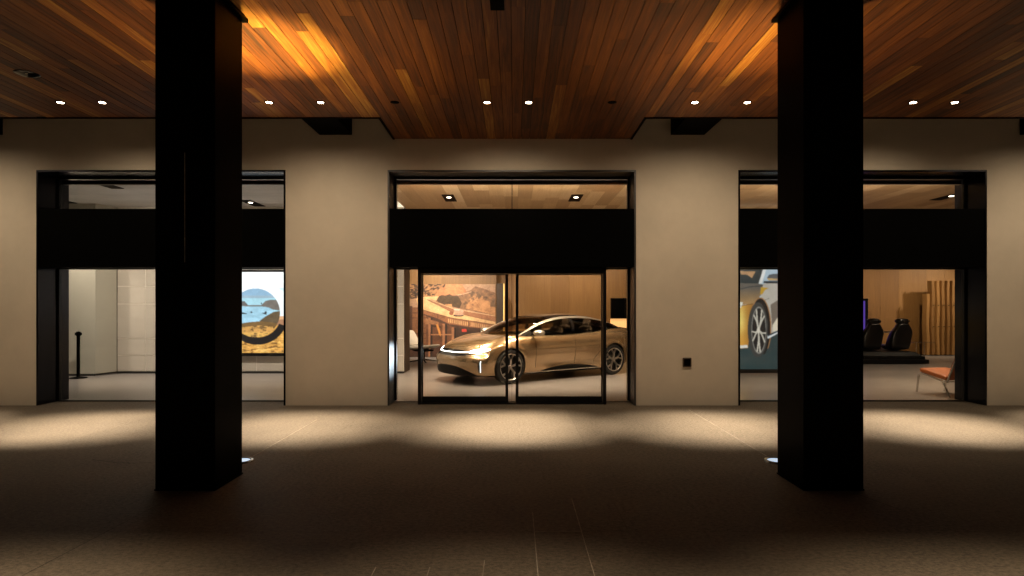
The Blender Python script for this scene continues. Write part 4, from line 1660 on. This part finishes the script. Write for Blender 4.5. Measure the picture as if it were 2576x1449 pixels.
strip("grille_blade", M['gloss_black'], [(y, bz(y) - .040) for y in rang(-.74, .74, 51)], .050, .003, wfun=lambda t: .012 + .048 * (1 - abs(2 * t - 1) ** 3))
strip("light_bar", M['head'], [(y, bz(y) + .002) for y in rang(-.80, .80, 61)], .03, .006, wfun=lambda t: .011 + .006 * abs(2 * t - 1))
strip("badge_blade", M['gloss_black'], [(y, bz(y) + .036) for y in rang(-.42, .42, 31)], .032, .004, wfun=lambda t: .006 + .032 * (1 - abs(2 * t - 1) ** 3))
strip("lower_chrome", M['chrome'], [(y, bz(y) - .074) for y in rang(-.78, .78, 51)], .008, .006)
for s_ in (-1, 1):
    hl = strip("headlight", M['head'], [(s_ * y, bz(y) + .002 + .03 * (y - .55)) for y in rang(.58, .88, 21)], .05, .009,
               wfun=lambda t: .022 + .055 * math.sin(math.pi * min(1, t * .9 + .1)) ** .7)
    strip("running_light", M['drl'], [(s_ * .862 * float(f_sc((z - .18) / .53)), z) for z in rang(.27, .50, 8)], .010, .006)
    strip("light_recess", M['gloss_black'], [(s_ * .838 * float(f_sc((z - .18) / .53)), z) for z in rang(.26, .51, 8)], .03, .004, wfun=lambda t: .004 + .03 * math.sin(math.pi * t))
# splitter, sills
strip("lower_intake", M['intake'], [(y, .195 + .5 * .19 * (1 - (abs(y) / .78) ** 3)) for y in rang(-.775, .775, 61)], .13, .005,
      wfun=lambda t: .004 + .19 * (1 - abs(2 * t - 1) ** 3))
strip("front_splitter", M['chrome'], [(y, .192 - .0 * y) for y in rang(-.86, .86, 51)], .014, .008)
for mode, s_ in (('near', -1), ('far', 1)):
    strip("sill_trim", M['chrome'], [(x, .205 + .0 * x) for x in rang(1.32, 3.44, 41)], .020, .007, mode=mode)
    strip("sill_scoop", M['intake'], [(x, .222 + .045 * math.sin(math.pi * (x - 1.75) / 1.65) ** .9) for x in rang(1.76, 3.39, 41)], .12, .005, mode=mode,
          wfun=lambda t: .004 + .09 * math.sin(math.pi * t) ** .9)
    for xx, z0 in ((1.60, .30), (2.72, .30)):
        strip("door_gap", M['blacktrim'], [(xx + .0 * z, z) for z in rang(z0, .965, 15)], .006, .0012, mode=mode)
    strip("door_gap", M['blacktrim'], [(3.52 - .25 * math.exp(-((z - .35) / .2) ** 2), z) for z in rang(.30, .99, 15)], .006, .0012, mode=mode)
    for xx in (2.30, 3.18):
        strip("door_handle", M['gold'], [(x, .835) for x in rang(xx, xx + .2, 8)], .022, .008, mode=mode)
# rear lamp wrap
strip("tail_light", M['amber'], [(x, .93) for x in rang(4.40, 4.66, 10)], .03, .006, mode='near')
strip("tail_light", M['amber'], [(x, .93) for x in rang(4.40, 4.66, 10)], .03, .006, mode='far')

# name lettering on the badge blade
tx = bpy.data.curves.new("lettering", 'FONT')
tx.body = "L U C I D"
tx.size = .048
tx.extrude = .001
tx.align_x = 'CENTER'
tx.align_y = 'CENTER'
to = bpy.data.objects.new("lettering_src", tx)
COL.objects.link(to)
dg = bpy.context.evaluated_depsgraph_get()
tm = bpy.data.meshes.new_from_object(to.evaluated_get(dg))
bpy.data.objects.remove(to)
# text local x -> car -y.. seen from the front the viewer reads from the car's right side (+y) to its left (-y)
for v_ in tm.vertices:
    y_, z_ = -v_.co.x, bz(0) + .036 + v_.co.y
    h_, n_ = on_body((-1, y_, z_), (1, 0, 0))
    v_.co = (h_.x - .008 - v_.co.z, y_, z_)
tm.materials.append(M['rim'])
lt = bpy.data.objects.new("lettering", tm)
COL.objects.link(lt)
lt.parent = CAR

# greenhouse
G0, G1 = 1.04, 4.62
f_gt = ip([1.04, 1.3, 1.6, 2.0, 2.4, 2.8, 3.3, 3.8, 4.2, 4.45, 4.62], [.955, 1.06, 1.185, 1.325, 1.40, 1.420, 1.395, 1.305, 1.20, 1.125, 1.075])
f_gw = ip([1.04, 1.5, 2.2, 2.9, 3.6, 4.2, 4.62], [.80, .835, .86, .855, .82, .755, .66])
f_gp = ip([1.04, 1.5, 2.0, 2.6, 3.4, 4.1, 4.62], [.13, .24, .40, .46, .46, .40, .30])
f_bl = ip([1.04, 1.6, 2.5, 3.5, 4.2, 4.62], [.925, .955, .985, 1.01, 1.035, 1.045])


def ghp(u, th):
    c_, s_ = math.cos(th), math.sin(th)
    p = float(f_gp(u))
    v = math.copysign(abs(c_) ** p, c_)
    zb, zt = float(f_bl(u)), float(f_gt(u))
    z = zb + max(zt - zb, 0) * max(s_, 0) ** .8
    x = u + .22 * abs(v) ** 2.2 * math.exp(-(u - G0) / .7) - .22 * abs(v) ** 2 * math.exp(-(G1 - u) / .5)
    return (x, float(f_gw(u)) * v, z)


gu = list(np.linspace(G0, G1, 71))
THS, THA, THB = 4, 47, 58     # degrees: glass from, to, silver rail to


def gpatch(name, m_, u0, u1, t0, t1, nt=10, off=0.0, th=0.0):
    uu = [u for u in gu if u0 - 1e-6 <= u <= u1 + 1e-6]
    if uu[0] > u0 + 1e-4:
        uu = [u0] + uu
    if uu[-1] < u1 - 1e-4:
        uu = uu + [u1]
    rows = [[ghp(u, R(t0 + (t1 - t0) * k / nt)) for k in range(nt + 1)] for u in uu]
    g = MB().grid(rows)
    o = g.build(name, m_, CAR, smooth=60)
    if off:
        md = o.modifiers.new("solid", 'SOLIDIFY')
        md.thickness = off
        md.offset = 0
    return o


gpatch("windscreen", M['car_glass'], G0, 2.15, THB, 180 - THB, 20)
gpatch("roof", M['gloss_black'], 2.20, 3.45, THB, 180 - THB, 20, .008)
gpatch("roof_header", M['gloss_black'], 2.15, 2.20, THB, 180 - THB, 20, .008)
gpatch("rear_window", M['dark_glass'], 3.45, G1, THB, 180 - THB, 20)
for (ta, tb, tc_, td) in [(THA, THB, THS, THA), (180 - THB, 180 - THA, 180 - THA, 180 - THS)]:
    gpatch("roof_rail", M['silver'], G0 + .02, 4.55, ta, tb, 5, .012)
    gpatch("side_window", M['dark_glass'], G0 + .42, 2.66, tc_, td, 10)
    gpatch("side_window", M['dark_glass'], 2.74, 4.1, tc_, td, 10)
    gpatch("pillar", M['gloss_black'], 2.66, 2.74, tc_, td, 10, .006)
    gpatch("front_quarter_trim", M['gloss_black'], G0 + .02, G0 + .42, tc_, td, 8, .006)
    gpatch("rear_quarter_trim", M['gloss_black'], 4.1, 4.55, tc_, td, 8, .006)

# cabin: dashboard, wheel, seats
g = MB().hexa([(1.5, -.68, .93), (1.95, -.72, .93), (1.95, .72, .93), (1.5, .68, .93), (1.52, -.66, .97), (1.93, -.70, 1.01), (1.93, .70, 1.01), (1.52, .66, .97)])
g.build("dashboard", M['blacktrim'], CAR, bevel=.01)
rng = random.Random(2)
for (sx, sy) in [(2.55, -.38), (2.55, .38), (3.45, -.38), (3.45, .38)]:
    secs = []
    for (zz, xx, rx, ry) in [(.80, 0, .07, .25), (.95, .04, .065, .25), (1.08, .08, .055, .22), (1.13, .095, .045, .15), (1.14, .10, .035, .10), (1.17, .105, .04, .125), (1.26, .12, .04, .125), (1.29, .12, .02, .08)]:
        secs.append(ring(sx + xx, sy, zz, rx, ry, 16))
    loft(secs).build("seat", M['cabin'], CAR, smooth=60)
g = MB().lathe([(.165, -.012), (.178, 0), (.165, .012), (.15, 0)], 28, c=(2.06, -.38, 1.02), axis='X', close=True)
g.tube([(2.06, -.53, 1.02), (2.06, -.23, 1.02)], .014, 8)
g.build("steering_wheel", M['blacktrim'], CAR, smooth=60)

# mirrors
for s_ in (-1, 1):
    secs = []
    for (yy, rx, rz) in [(.90, .03, .014), (.93, .08, .040), (.99, .12, .062), (1.06, .125, .064), (1.11, .10, .048), (1.135, .03, .015)]:
        rr_ = []
        for q in range(16):
            t = 2 * math.pi * q / 16
            rr_.append((1.60 + rx * math.cos(t) + .06 * (yy - .9), s_ * yy, 1.035 + rz * math.sin(t)))
        secs.append(rr_)
    mo = loft(secs).build("wing_mirror", M['silver'], CAR, smooth=60, fix=True)
    MB().tube([(1.60, s_ * .84, .985), (1.60, s_ * .95, 1.0)], [.022, .03], 10).build("mirror_stalk", M['gloss_black'], mo)

# wheels


def wheel(name, x, s_):
    w = MB()
    prof = [(.262, -.10), (.30, -.118), (.335, -.112), (.350, -.085), (.354, 0), (.350, .085), (.335, .112), (.30, .118), (.262, .10)]
    w.lathe(prof, 56, axis='Y')
    o = w.build("wheel", M['tyre'], CAR, smooth=60)
    o.location = (x, s_ * .845, .354)
    if s_ > 0:
        o.rotation_euler = (0, 0, math.pi)
    # face looks to local -Y
    MB().lathe([(.262, .10), (.25, .05), (.245, -.04), (.252, -.075), (.262, -.085)], 56, axis='Y').build("barrel", M['rim_dark'], o, smooth=50)
    MB().lathe([(.262, -.105), (.272, -.116), (.262, -.120), (.250, -.108)], 64, axis='Y', close=True).build("rim_lip", M['rim'], o, smooth=60)
    MB().lathe([(.0005, -.03), (.24, -.03), (.25, -.02), (.0005, -.015)], 48, axis='Y').build("brake_disc", M['rim_dark'], o, smooth=40)
    g = MB()
    for k in range(5):
        t = R(90 + 72 * k)

        def pt(r, a, y):
            return (r * math.cos(t + a), y, r * math.sin(t + a))
        for sg in (-1, 1):
            # each spoke splits in two blades towards the rim
            g.hexa([pt(.035, -.5, -.100), pt(.035, .5, -.100), pt(.15, .10 + .04 * sg, -.112), pt(.15, -.10 + .04 * sg, -.112),
                    pt(.035, -.5, -.07), pt(.035, .5, -.07), pt(.15, .10, -.08), pt(.15, -.10, -.08)])
            a0, a1 = sg * .03, sg * .27
            g.hexa([pt(.14, a0 - .09, -.112), pt(.14, a0 + .09, -.112), pt(.256, a1 + .075, -.108), pt(.256, a1 - .075, -.108),
                    pt(.14, a0 - .09, -.08), pt(.14, a0 + .09, -.08), pt(.256, a1 + .075, -.08), pt(.256, a1 - .075, -.08)])
    g.lathe([(.0005, -.112), (.032, -.11), (.04, -.10), (.04, -.06)], 20, axis='Y')
    g.build("spokes", M['rim'], o, fix=True)
    return o


for x in (FA, RA):
    for s_ in (-1, 1):
        wheel("wheel", x, s_)

# second, pale car standing behind at the right is only a sliver of roof in the photo: left out
